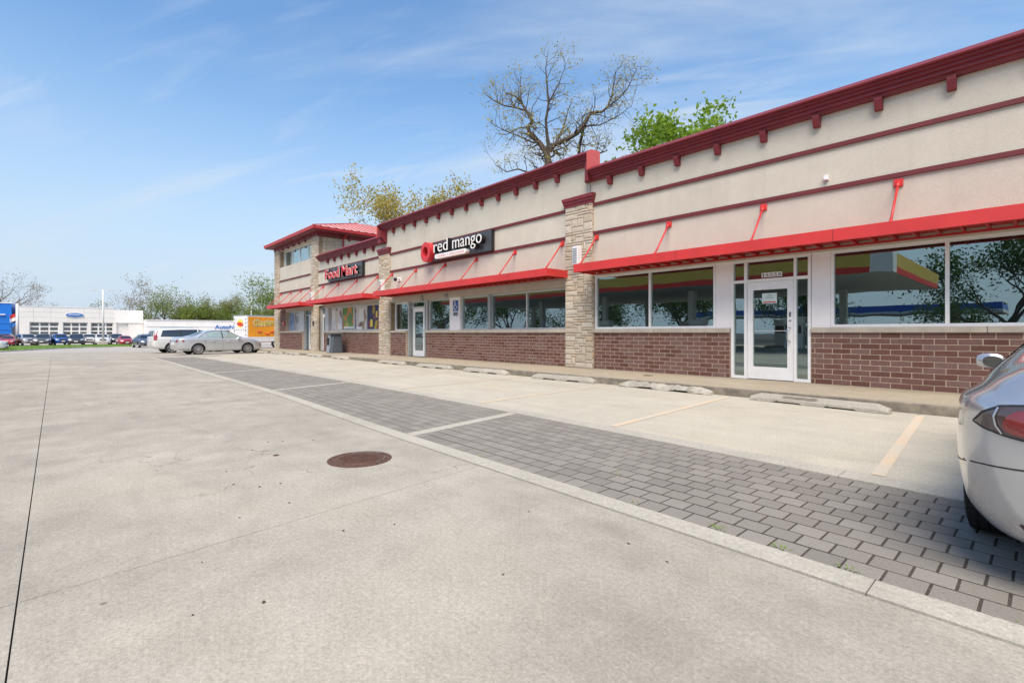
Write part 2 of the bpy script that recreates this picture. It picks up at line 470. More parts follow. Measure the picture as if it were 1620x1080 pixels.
def smooth_interp(kn, x):
    """monotone cubic through the knots"""
    n = len(kn)
    if x <= kn[0][0]: return kn[0][1]
    if x >= kn[-1][0]: return kn[-1][1]
    d = [(kn[i + 1][1] - kn[i][1]) / (kn[i + 1][0] - kn[i][0]) for i in range(n - 1)]
    mm = [d[0]] + [0 if d[i - 1] * d[i] <= 0 else 2 * d[i - 1] * d[i] / (d[i - 1] + d[i]) for i in range(1, n - 1)] + [d[-1]]
    for i in range(n - 1):
        if x <= kn[i + 1][0]:
            h = kn[i + 1][0] - kn[i][0]; t = (x - kn[i][0]) / h
            return ((2 * t ** 3 - 3 * t * t + 1) * kn[i][1] + (t ** 3 - 2 * t * t + t) * h * mm[i]
                    + (-2 * t ** 3 + 3 * t * t) * kn[i + 1][1] + (t ** 3 - t * t) * h * mm[i + 1])
class MB:
    def __init__(self): self.v = []; self.f = []
    def add(self, vs, fs):
        k = len(self.v); self.v += [tuple(p) for p in vs]; self.f += [tuple(i + k for i in q) for q in fs]; return self
    def box(self, x0, x1, y0, y1, z0, z1):
        return self.add([(x, y, z) for z in (z0, z1) for y in (y0, y1) for x in (x0, x1)],
                        [(0, 2, 3, 1), (4, 5, 7, 6), (0, 1, 5, 4), (2, 6, 7, 3), (0, 4, 6, 2), (1, 3, 7, 5)])
    def quad(self, a, b, c, d): return self.add([a, b, c, d], [(0, 1, 2, 3)])
    def prism(self, poly, axis, a, b):
        """extrude a 2-D polygon: axis x takes (y,z), y takes (x,z), z takes (x,y)"""
        n = len(poly)
        def P(q, w): return {'x': (w, q[0], q[1]), 'y': (q[0], w, q[1]), 'z': (q[0], q[1], w)}[axis]
        return self.add([P(q, a) for q in poly] + [P(q, b) for q in poly],
                        [tuple(range(n))[::-1], tuple(range(n, 2 * n))] + [(i, (i + 1) % n, n + (i + 1) % n, n + i) for i in range(n)])
    def tube(self, pts, rad, n=8, cap=True):
        pts = [Vector(p) for p in pts]
        if isinstance(rad, (int, float)): rad = [rad] * len(pts)
        rings = []; up = Vector((0, 0, 1)); prev = None
        for i, p in enumerate(pts):
            d = (pts[min(i + 1, len(pts) - 1)] - pts[max(i - 1, 0)])
            d = d.normalized() if d.length > 1e-9 else up
            if prev is None:
                a = d.cross(up)
                if a.length < 1e-3: a = d.cross(Vector((1, 0, 0)))
                a.normalize()
            else:
                a = prev - d * prev.dot(d)
                if a.length < 1e-4: a = d.cross(up)
                a.normalize()
            b = d.cross(a); prev = a
            rings.append([p + (a * math.cos(2 * math.pi * k / n) + b * math.sin(2 * math.pi * k / n)) * rad[i] for k in range(n)])
        vs = [q for r_ in rings for q in r_]; fs = []
        for i in range(len(rings) - 1):
            for k in range(n):
                fs.append((i * n + k, i * n + (k + 1) % n, (i + 1) * n + (k + 1) % n, (i + 1) * n + k))
        if cap: fs += [tuple(range(n))[::-1], tuple(range((len(rings) - 1) * n, len(rings) * n))]
        return self.add(vs, fs)
    def lathe(self, prof, n=24, axis='z', c=(0, 0, 0)):
        """prof: list of (radius, height)"""
        vs = []; fs = []
        for (r_, h) in prof:
            for k in range(n):
                a = 2 * math.pi * k / n; x, y = r_ * math.cos(a), r_ * math.sin(a)
                vs.append({'z': (c[0] + x, c[1] + y, c[2] + h), 'y': (c[0] + x, c[1] + h, c[2] + y), 'x': (c[0] + h, c[1] + x, c[2] + y)}[axis])
        for i in range(len(prof) - 1):
            for k in range(n):
                q = (i * n + k, i * n + (k + 1) % n, (i + 1) * n + (k + 1) % n, (i + 1) * n + k)
                fs.append(q if axis != 'y' else q[::-1])
        return self.add(vs, fs)
    def mesh(self, name, mat, smooth=False, off=(0, 0, 0)):
        me = bpy.data.meshes.new(name)
        me.from_pydata([(p[0] - off[0], p[1] - off[1], p[2] - off[2]) for p in self.v], [], self.f)
        me.materials.append(MATS[mat] if isinstance(mat, str) else mat)
        if smooth:
            me.polygons.foreach_set('use_smooth', [True] * len(me.polygons))
        me.update()
        return me
    def build(self, name, mat, parent=None, smooth=False, local=False):
        if local:
            o = bpy.data.objects.new(name, self.mesh(name, mat, smooth)); COL.objects.link(o)
            o.parent = parent
            return o
        xs = [p[0] for p in self.v]; ys = [p[1] for p in self.v]; zs = [p[2] for p in self.v]
        off = ((min(xs) + max(xs)) / 2, (min(ys) + max(ys)) / 2, min(zs))
        return put(name, self.mesh(name, mat, smooth, off), off, parent)
def bevel(o, w=.01, seg=2, ang=40):
    """bevel a mesh object's sharp edges in place"""
    bm = bmesh.new(); bm.from_mesh(o.data)
    bmesh.ops.remove_doubles(bm, verts=bm.verts, dist=1e-5)
    es = [e for e in bm.edges if len(e.link_faces) == 2 and e.calc_face_angle(0) > R(ang)]
    bmesh.ops.bevel(bm, geom=es, offset=w, segments=seg, affect='EDGES', profile=.6)
    bm.to_mesh(o.data); bm.free(); o.data.update()
    return o
def fix_normals(o):
    bm = bmesh.new(); bm.from_mesh(o.data); bmesh.ops.recalc_face_normals(bm, faces=bm.faces); bm.to_mesh(o.data); bm.free()
    return o

# ------------------------------------------------------------------ the lie of the land
TK = [(-400, -.67), (-90, -.67), (-49, -.28), (-34, -.12), (-27, 0.0), (400, 0.0)]
def T(x):
    return sum(interp(TK, x + q) for q in (-3, -1.5, 0, 1.5, 3)) / 5
SWK = [(-40, .05), (-37, .05), (-14, .15), (30, .15)]
def SW(x): return interp(SWK, x)
NEK = [(-40, 3.0), (-16, 3.06), (-10.5, 3.07), (-5, 2.89), (0, 2.81), (6, 2.72)]
FEK = [(-40, 4.50), (-24, 4.62), (-17, 4.80), (-11, 4.88), (-5.2, 4.77), (0, 4.55), (6, 4.30)]
def NE(x): return smooth_interp(NEK, x)
def FE(x): return smooth_interp(FEK, x)
def J0(x): return -.12 + .0155 * x
KERB_Y = 9.05
random.seed(11)

gx = [-900, -500, -300, -200, -150, -120] + [-110 + 4 * i for i in range(35)] + [40, 70, 120, 250, 500, 900]
gy = [-900, -500, -250, -120, -60, -30, -15, -5, 0, 5, 10, 15, 20, 30, 45, 70, 120, 250, 500, 900]
g = MB()
g.add([(x, y, T(x) - .022) for y in gy for x in gx],
      [(j * len(gx) + i, j * len(gx) + i + 1, (j + 1) * len(gx) + i + 1, (j + 1) * len(gx) + i) for j in range(len(gy) - 1) for i in range(len(gx) - 1)])
tag(g.build('ground', 'joint_dirt'), kind='structure')

def patch(mb, xl, xr, yl, yh, nx, ny, z, thick=.06, gap=.0, gx=None):
    """paving slab: xl/xr are the end joints as functions of y, yl/yh the long joints as functions of x"""
    P = []
    for j in range(ny + 1):
        for i in range(nx + 1):
            u, v = i / nx, j / ny
            g_ = gap if gx is None else gx
            a = xl(lerp(yl(xl(0)), yh(xl(0)), v)) + g_; b = xr(lerp(yl(xr(0)), yh(xr(0)), v)) - g_
            x = lerp(a, b, u)
            y = lerp(yl(x) + gap, yh(x) - gap, v)
            P.append((x, y, z(x, y)))
    k = len(mb.v); w = nx + 1
    top = [(j * w + i, j * w + i + 1, (j + 1) * w + i + 1, (j + 1) * w + i) for j in range(ny) for i in range(nx)]
    rim = [i for i in range(w)] + [j * w + nx for j in range(1, ny + 1)] + [ny * w + i for i in range(nx - 1, -1, -1)] + [j * w for j in range(ny - 1, 0, -1)]
    n0 = len(P)
    P += [(P[i][0], P[i][1], P[i][2] - thick) for i in rim]
    side = [(rim[q], n0 + q, n0 + (q + 1) % len(rim), rim[(q + 1) % len(rim)])[::-1] for q in range(len(rim))]
    side = [tuple(reversed(s)) for s in side]
    return mb.add(P, top + side)

# far paving across to the car dealer's yard
m_ = MB()
rx = [-190 + 3.2 * i for i in range(46)]
ry = [-70, -40, -25, -15, -8, -4, 0, 4, 8, 12, 16, 20, 30, 45, 60, 80]
m_.add([(x, y, T(x) - .010) for y in ry for x in rx],
       [(j * len(rx) + i, j * len(rx) + i + 1, (j + 1) * len(rx) + i + 1, (j + 1) * len(rx) + i) for j in range(len(ry) - 1) for i in range(len(rx) - 1)])
tag(m_.build('road', 'far_pavement'), kind='structure')

lot = tag(empty('parking_lot', (-10, -10, 0)), kind='structure')
def slab(name, mat, parent, *a, **k):
    return patch(MB(), *a, **k).build(name, mat, parent)
# driving lane: long slabs on both sides of the long sawn joint
xj = [14.0, -3.0, -21.5, -34.0, -48.0]
def xl_(x0, k): return lambda y: x0 - k * (y + .15)
rows = [(J0, lambda x: NE(x) - .195), (lambda x: J0(x) - 4.2, J0), (lambda x: J0(x) - 8.4, lambda x: J0(x) - 4.2),
        (lambda x: -26.0, lambda x: J0(x) - 8.4)]
for ri, (lo, hi) in enumerate(rows):
    for a, b in zip(xj, xj[1:]):
        slab('concrete_slab', 'lot_concrete', lot, xl_(b, .13), xl_(a, .13), lo, hi, 14, 3, lambda x, y: T(x), gap=.0030, gx=.0026)
for lo, hi in ((lambda x: NE(x) - .19, lambda x: 9.0), (lambda x: 9.02, lambda x: 20.0)):
    slab('concrete_slab', 'lot_concrete', lot, lambda y: -48.0, lambda y: -28.6 if y < 6 else (-32.0 if y < 9.1 else -39.1), lo, hi, 14, 6, lambda x, y: T(x), gap=.004)
# edging bands beside the paving blocks
edge = tag(empty('paver_edging', (-10, 3.8, 0)), kind='structure')
xe = 8.0
while xe > -27:
    ln = 2.85
    slab('edging_slab', 'edge_concrete', edge, lambda y, q=xe: q - ln, lambda y, q=xe: q, lambda x: NE(x) - .187, lambda x: NE(x) - .005, 8, 1, lambda x, y: T(x) + .006, gap=.003)
    slab('edging_slab', 'edge_concrete', edge, lambda y, q=xe: q - ln - .6, lambda y, q=xe: q - .6, lambda x: FE(x) + .004, lambda x: FE(x) + .27, 8, 1, lambda x, y: T(x) + .008, gap=.003)
    xe -= ln
SEPS = [(.80, .30), (-4.92, .17), (-10.52, .30), (-16.3, .30), (-22.1, .3)]
def sepx(k, y): return SEPS[k][0] - SEPS[k][1] * (y - 2.9)
for k in range(1, 5):
    slab('edging_slab', 'edge_concrete', edge, lambda y, k=k: sepx(k, y) - .085, lambda y, k=k: sepx(k, y) + .085, lambda x: NE(x), lambda x: FE(x), 1, 6, lambda x, y: T(x) + .004, gap=.002)
# paving blocks: the 300 nearest as pieces, the rest joined
bed = MB()
bed.add([(x, y(x), T(x) - (.0012 if y is NE else .0072)) for x in [8 - i for i in range(38)] for y in (NE, FE)],
        [(2 * i, 2 * i + 1, 2 * i + 3, 2 * i + 2) for i in range(37)])
pav = tag(bed.build('paver_strip', 'joint_sand'), kind='structure')
ROWS, PL = 11, .168
cells = []
rp = random.Random(4)
for rI in range(ROWS):
    x = 4.0 + (PL / 2 if rI % 2 else 0)
    while x > -28.4:
        xa, xb = x - PL, x
        xm = (xa + xb) / 2
        y0 = lerp(NE(xm), FE(xm), rI / ROWS); y1 = lerp(NE(xm), FE(xm), (rI + 1) / ROWS)
        skip = False
        for k in range(1, 5):
            sx = sepx(k, (y0 + y1) / 2)
            if xa < sx + .09 and xb > sx - .09:
                if xa < sx - .09 - .03: xb = sx - .09
                elif xb > sx + .09 + .03: xa = sx + .09
                else: skip = True
        if not skip: cells.append((xa, xb, y0, y1))
        x -= PL
def paver_geo(w, h, sl, jx=.0060, jy=.0085):
    """one block with a worn chamfer; sl is the slope of its row"""
    a, b = w / 2 - jx, h / 2 - jy; c = .0025
    top = [(-a + c, -b + c), (a - c, -b + c), (a - c, b - c), (-a + c, b - c)]
    mid = [(-a, -b), (a, -b), (a, b), (-a, b)]
    V = [(x, y + sl * x, 0) for x, y in top] + [(x, y + sl * x, -.002) for x, y in mid] + [(x, y + sl * x, -.04) for x, y in mid]
    Fc = [(0, 1, 2, 3)] + [(4 + i, 4 + (i + 1) % 4, (i + 1) % 4, i) for i in range(4)] + [(8 + i, 8 + (i + 1) % 4, 4 + (i + 1) % 4, 4 + i) for i in range(4)]
    return V, Fc
def camdist(c): return math.hypot((c[0] + c[1]) / 2 + .0, (c[2] + c[3]) / 2)
def inview(c):
    X, Y = (c[0] + c[1]) / 2, (c[2] + c[3]) / 2
    d = -X * .7402 + Y * .6723; r = X * .6723 + Y * .7402
    return d > .3 and abs(r / d) < 1.06
order = sorted(range(len(cells)), key=lambda i: camdist(cells[i]) + (0 if inview(cells[i]) else 1000))
single = set(order[:300])
rest = MB(); cache = {}
for i, (xa, xb, y0, y1) in enumerate(cells):
    xm, ym = (xa + xb) / 2, (y0 + y1) / 2
    v = (ym - NE(xm)) / (FE(xm) - NE(xm))
    sl = lerp(NE(xm + .1) - NE(xm - .1), FE(xm + .1) - FE(xm - .1), v) / .2
    z = T(xm) + .002 - .006 * v + rp.uniform(-.0006, .0010)
    key = (round(xb - xa, 2), round(y1 - y0, 2), round(sl, 2))
    if i in single:
        if key not in cache:
            V, Fc = paver_geo(xb - xa, y1 - y0, sl); mb = MB().add(V, Fc); cache[key] = mb.mesh('paver', 'paver')
        put('paver', cache[key], (xm, ym, z), pav, (rp.uniform(-.004, .004), rp.uniform(-.004, .004), rp.uniform(-.008, .008)))
    else:
        V, Fc = paver_geo(xb - xa, y1 - y0, sl)
        rest.add([(p_[0] + xm, p_[1] + ym, p_[2] + z) for p_ in V], Fc)
tag(rest.build('pavers', 'paver', pav), kind='stuff')

# parking bays, one slab for every bay, and the worn lines on them
bays = tag(empty('parking_bays', (-10, 7, 0)), kind='structure')
def lx(k, y): return -.94 - 2.71 * k - .07 * (y - 4.9)
BK = [-3.6, -1, 0.012, 3.04, 6.02, 9.0, 11.2]
for ka, kb in zip(BK, BK[1:]):
    slab('bay_slab', 'bay_concrete', bays, lambda y, k=kb: lx(k, y), lambda y, k=ka: lx(k, y), lambda x: FE(x) + .275, lambda x: KERB_Y - .002, 10, 4, lambda x, y: T(x), gap=.0035)
lines_ = tag(empty('bay_lines', (-10, 7, 0)), kind='structure')
for k in range(-1, 11):
    w = .047
    ya, yb = FE(lx(k, 5)) + .30, 8.86
    mb = MB(); ns = 14
    for i in range(ns + 1):
        y = lerp(ya, yb, i / ns)
        mb.v += [(lx(k, y) - w, y, T(lx(k, y)) + .004), (lx(k, y) + w, y, T(lx(k, y)) + .004)]
    mb.f = [(2 * i, 2 * i + 1, 2 * i + 3, 2 * i + 2) for i in range(ns)]
    mb.build('bay_line', 'line_paint', lines_)

# sidewalk with its kerb
walk = tag(empty('sidewalk', (-15, 10, 0)), kind='structure')
xs_ = [8.0, 4.4, 1.35, -1.73, -4.8, -7.9, -11, -14, -17, -20, -23, -26, -29, -32, -35, -39]
for a, b in zip(xs_, xs_[1:]):
    slab('sidewalk_slab', 'walk_concrete', walk, lambda y, q=b: q + .02 * (y - 9), lambda y, q=a: q + .02 * (y - 9), lambda x: KERB_Y + .022, lambda x: F + .02, 4, 3, lambda x, y: SW(x), thick=.2, gap=.003)
    mb = MB()
    n_ = 4
    prof = [(0, -.2), (0, -.02), (.006, -.006), (.021, -.001)]
    for i in range(n_ + 1):
        x = lerp(a - .003, b + .003, i / n_)
        mb.v += [(x, KERB_Y + py, SW(x) + pz) for py, pz in prof]
    for i in range(n_):
        for q in range(3):
            mb.f.append((i * 4 + q, i * 4 + q + 1, (i + 1) * 4 + q + 1, (i + 1) * 4 + q))
    fix_normals(mb.build('kerb', 'kerb_face', walk))

# manhole
mh = tag(empty('manhole', (-4.28, 1.99, 0)), 'round rusty iron manhole cover set in the concrete lane', 'manhole cover')
mb = MB().lathe([(.285, .0), (.285, .007), (.262, .007), (.262, .002)], 40)
mb.build('frame', 'rust', mh, local=True)
mb = MB().lathe([(.258, .0), (.258, .006), (.20, .006), (.198, .011), (.176, .011), (.174, .006), (.0001, .006)], 40)
lid = mb.build('lid', 'rust', mh, local=True)
rg = MB()
for i in range(-5, 6):
    for j in range(-5, 6):
        x, y = i * .032, j * .032
        if math.hypot(x, y) < .165: rg.box(x - .011, x + .011, y - .011, y + .011, .005, .0105)
rg.build('grip_pattern', 'rust', lid, local=True)
rg = MB()
for a0, a1 in ((10, 75), (95, 175)):
    pts = [(.228 * math.cos(R(a)), .228 * math.sin(R(a)), .009) for a in range(a0, a1, 6)]
    rg.tube(pts, .009, 5)
rg.build('worn_rim', 'rust_worn', lid, local=True)
# small steel cap beside it
cp = MB().lathe([(.026, 0), (.026, .005), (.02, .007), (.0001, .007)], 14, c=(-4.95, 1.46, 0))
tag(cp.build('survey_cap', 'rust'), 'tiny dark round steel cap set in concrete left of the manhole', 'cap')

# concrete wheel stops
def wheel_stop(cx_, cy_, ln, rz, label, worn=False, seed=0):
    rr = random.Random(seed); nx = 26
    prof = [(-.085, 0), (-.085, .05), (-.055, .125), (.055, .125), (.085, .05), (.085, 0)]
    mb = MB(); n = len(prof)
    for i in range(nx + 1):
        x = lerp(-ln / 2, ln / 2, i / nx)
        e = min(1, (ln / 2 - abs(x)) / .16 + .0)
        hs = .55 + .45 * e if e < 1 else 1
        for q, (py, pz) in enumerate(prof):
            z = pz * hs
            notch = any(abs(x - ln * f_) < ln * .085 for f_ in (-.19, .19))
            if q in (0, n - 1) and notch: z = .032
            yy = py
            if worn:
                z += 0 if pz == 0 else -abs(rr.gauss(0, .016)) - .02 * (math.sin(x * 7 + 1) > .2) * (py < 0)
                yy += rr.gauss(0, .010)
            else:
                yy += rr.gauss(0, .0015); z += rr.gauss(0, .001) if pz else 0
            mb.v.append((x, yy, max(z, 0)))
    for i in range(nx):
        for q in range(n - 1):
            mb.f.append((i * n + q, i * n + q + 1, (i + 1) * n + q + 1, (i + 1) * n + q))
    mb.f += [tuple(range(n))[::-1], tuple(range(nx * n, nx * n + n))]
    o = bpy.data.objects.new('wheel_stop', mb.mesh('wheel_stop', 'stop_concrete')); COL.objects.link(o)
    fix_normals(o)
    o.location = (cx_, cy_, T(cx_) + .005); o.rotation_euler = (0, 0, rz)
    tag(o, label, 'wheel stop', 'concrete wheel stops along the sidewalk')
    if not worn: bevel(o, .008, 2, 30)
    return o
ws = [(-2.52, 8.80, 1.98, -.075, 'smooth concrete wheel stop with dark scuff, in the bay beside the silver hatchback'),
      (-5.30, 8.97, 2.08, -.03, 'crumbling rough concrete wheel stop, the most broken one of the row'),
      (-7.98, 8.92, 1.92, .05, 'concrete wheel stop in front of the tall stone pilaster'),
      (-10.98, 8.93, 1.88, .04, 'concrete wheel stop just left of the one by the stone pilaster'),
      (-13.65, 8.93, 1.88, .05, 'concrete wheel stop in front of the blue wheelchair sign'),
      (-16.5, 8.93, 1.80, .05, 'concrete wheel stop left of the one before the wheelchair sign'),
      (-21.2, 8.93, 1.60, .05, 'concrete wheel stop in front of the poster windows, right of the grey bin'),
      (-24.3, 8.95, 1.62, .05, 'concrete wheel stop in front of the grey litter bin'),
      (-27.6, 8.97, 1.85, .02, 'concrete wheel stop in front of the narrow door beside the tower pilaster'),
      (-30.3, 8.97, 1.85, .02, 'concrete wheel stop before the tower door, second from the silver sedan'),
      (-33.1, 8.97, 1.75, .02, 'farthest concrete wheel stop, nearest to the silver sedan')]
for i, (x, y, ln, rz, lb) in enumerate(ws):
    w_ = wheel_stop(x, y, ln, rz, lb, i == 1, 30 + i)
    if i == 0:   # rubbed dark patch on the face
        sc_ = MB(); pts = []
        for k in range(9):
            xx = -.45 + .52 * k / 8
            sc_.v += [(xx, -.0735 - .0 , .082 + .012 * math.sin(k * 1.7)), (xx, -.0592, .118 - .006 * math.cos(k * 2.1))]
        sc_.f = [(2 * k, 2 * k + 1, 2 * k + 3, 2 * k + 2) for k in range(8)]
        so = sc_.build('scuff', 'kerb_face', w_, local=True); so.location = (0, -.004, .002)

# litter: pebbles and leaf scraps on the lane, weeds along the near edging
rl = random.Random(3)
for k in range(26):
    x = rl.uniform(-6.5, -.6); y = rl.uniform(.15, 2.4)
    if math.hypot(x + 4.28, y - 1.99) < .4: continue
    s_ = rl.uniform(.006, .014)
    mb = MB(); n = 6
    ring = [(math.cos(2 * math.pi * i / n) * s_ * rl.uniform(.7, 1.3), math.sin(2 * math.pi * i / n) * s_ * .7 * rl.uniform(.7, 1.3)) for i in range(n)]
    mb.v = [(a, b, 0) for a, b in ring] + [(a * .6, b * .6, s_ * .4) for a, b in ring]
    mb.f = [tuple(range(n, 2 * n))] + [(i, (i + 1) % n, n + (i + 1) % n, n + i) for i in range(n)]
    o = put('pebble', mb.mesh('pebble', 'joint_dirt'), (x, y, .0))
    tag(o, 'tiny dark pebble scattered on the concrete lane', 'pebble', 'pebbles scattered on the lane')
for k, (x, y) in enumerate([(-1.32, 2.86), (-.98, 2.855), (-.66, 2.85), (-3.6, 2.87), (-.02, 2.83), (-2.4, 3.35), (-1.9, 2.86)]):
    mb = MB(); nb = 22 if k < 3 else 9
    for q in range(nb):
        a = rl.uniform(0, 6.28); r0 = rl.uniform(0, .035); ln = rl.uniform(.015, .045); w = .0035
        bx, by = x + math.cos(a) * r0 * 1.8, y + math.sin(a) * r0 * .6
        ex, ey = bx + math.cos(a) * ln * .8, by + math.sin(a) * ln * .8
        px, py = -math.sin(a) * w, math.cos(a) * w
        mb.add([(bx - px, by - py, .0), (bx + px, by + py, .0), (ex, ey, ln * .55)], [(0, 1, 2)])
    wl_ = ['green weed tuft in the paver joint nearest the lane, left one of three', 'green weed tuft in the paver edge joint, middle one of three', 'green weed tuft in the paver edge joint, right one of three',
           'few moss blades by the paver edge left of the weeds', 'few grass blades at the paver edge near the right frame edge', 'small moss streak between two paving blocks', 'few moss blades at the edging left of the weed tufts'][k]
    tag(mb.build('weed', 'blade'), wl_, 'weed', 'weeds along the paver edge')

# ------------------------------------------------------------------ the row of shops
shop = tag(empty('shop_building', (-15, F, 0)), 'long one-storey beige stucco shop row with red awnings and a hip-roofed corner tower', 'building')
def B(name, mat, x0, x1, y0, y1, z0, z1, parent=None, bv=0):
    o = MB().box(x0, x1, y0, y1, z0, z1).build(name, mat, parent or shop)
    if bv: bevel(o, bv)
    return o
XR = 7.0
# --- brick plinths (mortar backing, then single bricks)
BZ0, CO, BL = .15, .1016, .3048
zones = [(-8.74, -4.87, 0, 10), (-3.24, XR, 0, 10), (-17.62, -9.75, 0, 10), (-20.63, -19.26, -1, 10),
         (-28.72, -21.63, -1, 10), (-36.70, -32.32, -1, 10), (-36.70, -35.50, 11, 26)]
bricks = []
wall_parts = []
for (xa, xb, r0, r1) in zones:
    wall_parts.append((xa, xb, MB().box(xa, xb, F + .007, F + .24, BZ0 + r0 * CO - .05, BZ0 + r1 * CO).build('brick_wall', 'mortar', shop)))
    for rI in range(r0, r1):
        x = xb + (BL / 2 if rI % 2 else 0) - .11
        while x > xa:
            a, b_ = max(x - BL, xa), min(x, xb)
            if b_ - a > .04: bricks.append((a, b_, BZ0 + rI * CO))
            x -= BL
        # the piece left over at the right end
        x = xb + (BL / 2 if rI % 2 else 0) - .11
        if xb - x > .03: bricks.append((x, xb, BZ0 + rI * CO))
def brick_geo(w, j=.0072):
    a = w / 2 - j; z0, z1 = j, CO - j; c = .004
    V = [(-a + c, 0, z0 + c), (a - c, 0, z0 + c), (a - c, 0, z1 - c), (-a + c, 0, z1 - c)]
    V += [(-a, c, z0), (a, c, z0), (a, c, z1), (-a, c, z1)] + [(-a, .03, z0), (a, .03, z0), (a, .03, z1), (-a, .03, z1)]
    Fc = [(0, 1, 2, 3)] + [(4 + i, 4 + (i + 1) % 4, (i + 1) % 4, i) for i in range(4)] + [(8 + i, 8 + (i + 1) % 4, 4 + (i + 1) % 4, 4 + i) for i in range(4)]
    return V, Fc
rb = random.Random(8)
def brick_rank(b_):
    x = (b_[0] + b_[1]) / 2
    d = -x * .7402 + F * .6723
    return abs(x + 3.0) if -.3 > x > -12 else 1000 + abs(x)
bricks.sort(key=brick_rank)
cache = {}; rest = MB()
for i, (a, b_, z) in enumerate(bricks):
    dy = rb.uniform(-.0015, .0015)
    if i < 300:
        k = round(b_ - a, 3)
        if k not in cache: cache[k] = MB().add(*brick_geo(b_ - a)).mesh('brick', 'brick')
        put('brick', cache[k], ((a + b_) / 2, F + dy, z), [w_ for xa, xb, w_ in wall_parts if xa - .01 <= a and b_ <= xb + .01][0])
    else:
        V, Fc = brick_geo(b_ - a)
        rest.add([(p_[0] + (a + b_) / 2, p_[1] + F + dy, p_[2] + z) for p_ in V], Fc)
tag(rest.build('bricks', 'brick', shop), kind='stuff')
# --- cast sills
def sill(x0, x1):
    x = x0; n = max(1, round((x1 - x0) / 2.4)); st = (x1 - x0) / n
    for k in range(n):
        o = MB().box(x + .002, x + st - .002, F - .045, F + .22, 1.168, 1.272).build('sill', 'sill_stone', shop)
        bevel(o, .018, 3)
        x += st
for a, b_ in ((-8.73, -4.87), (-3.24, XR), (-17.6, -9.76), (-20.62, -19.28), (-28.7, -21.64), (-36.69, -32.34)):
    sill(a, b_)
# --- stucco walls, one for each shop unit
B('stucco_wall', 'stucco', -8.86, XR, F, F + .28, 2.78, 5.55)
B('stucco_wall', 'stucco', -21.13, -8.868, F, F + .28, 2.78, 6.03)
B('stucco_wall', 'stucco', -29.9, -21.138, F, F + .28, 2.78, 5.46)
B('stucco_wall', 'stucco', -37.68, -29.51, F, F + .28, 2.78, 5.76)
B('parapet', 'stucco', -8.74, XR, F + .003, F + .277, 5.55, 5.82)
B('parapet', 'stucco', -21.1, -8.76, F + .003, F + .277, 6.03, 6.3)
B('parapet', 'stucco', -29.5, -21.14, F + .003, F + .277, 5.46, 5.70)
B('side_wall', 'stucco', XR - .25, XR - .003, F + .285, F + 9.4, .1, 5.8)
B('rear_wall', 'stucco', -29.5, XR, F + 9.41, F + 9.7, .1, 5.6)
B('side_wall', 'stucco', -37.66, -37.4, F + .285, F + 9.4, -.2, 7.1)
B('flat_roof', 'roof_membrane', -29.4, XR - .26, F + .285, F + 9.4, 5.1, 5.2)
# control joint at the change of height
B('control_joint', 'black_metal', -8.872, -8.863, F - .0025, F + .01, 4.87, 5.44)
# --- red-brown bands
def bands(x0, x1, zs=(4.78, 3.97)):
    for z in zs:
        o = B('trim_band', 'maroon_band', x0, x1, F - .045, F - .0005, z, z + .082)
bands(-8.74, XR); bands(-20.63, -9.75); bands(-29.45, -21.63); bands(-36.70, -30.53, (4.76, 3.93))
# --- cornices
PROF = [(0, 0), (.10, .0), (.115, .055), (.165, .065), (.165, .125), (.215, .135), (.215, .185), (.27, .195), (.27, .235), (.325, .243), (.335, .265), (.14, .40), (-.26, .43), (-.26, .30), (0, .30)]
def cornice(x0, x1, zb, name='cornice', mat='maroon_trim'):
    mb = MB().prism([(F - a, zb + z) for a, z in PROF], 'x', x0, x1)
    return fix_normals(mb.build(name, mat, shop))
cornice(-8.74, XR + .3, 5.475)
cornice(-21.36, -8.745, 5.965)
cornice(-29.2, -20.96, 5.39)
# drops where the cornice steps down
def drop(x0, x1, z0, z1, s):
    w = x1 - x0
    pr = [(0, 0), (0, .10), (.05, .115), (.05, .165), (.10, .175), (.10, .225), (.15, .235), (.15, .275), (.2, .28), (w, .285), (w, 0)]
    poly = [((x0 + a) if s > 0 else (x1 - a), F - d) for a, d in pr]
    fix_normals(MB().prism(poly, 'z', z0, z1).build('cornice_drop', 'maroon_trim', shop))
drop(-8.995, -8.745, 5.478, 5.966, 1)
drop(-21.35, -20.962, 5.39, 5.966, -1)
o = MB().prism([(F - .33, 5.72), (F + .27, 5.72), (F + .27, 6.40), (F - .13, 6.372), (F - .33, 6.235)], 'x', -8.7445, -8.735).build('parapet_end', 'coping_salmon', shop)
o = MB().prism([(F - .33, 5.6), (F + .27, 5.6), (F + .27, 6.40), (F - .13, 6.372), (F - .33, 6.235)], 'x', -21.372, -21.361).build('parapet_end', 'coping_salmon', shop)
# --- corbels
cm = None
def corbel(x, zt):
    global cm
    if cm is None:
        mb = MB().prism([(0, 0), (-.16, 0), (-.155, -.06), (-.10, -.215), (0, -.215)], 'x', -.06, .06)
        cm = mb.mesh('corbel', 'maroon_trim')
    return put('corbel', cm, (x, F - .0005, zt), shop)
for k in range(15): corbel(-8.14 + 1.005 * k, 5.475)
for k in range(12): corbel(-10.1 - .924 * k, 5.965)
for k in range(7): corbel(-22.29 - .943 * k, 5.39)
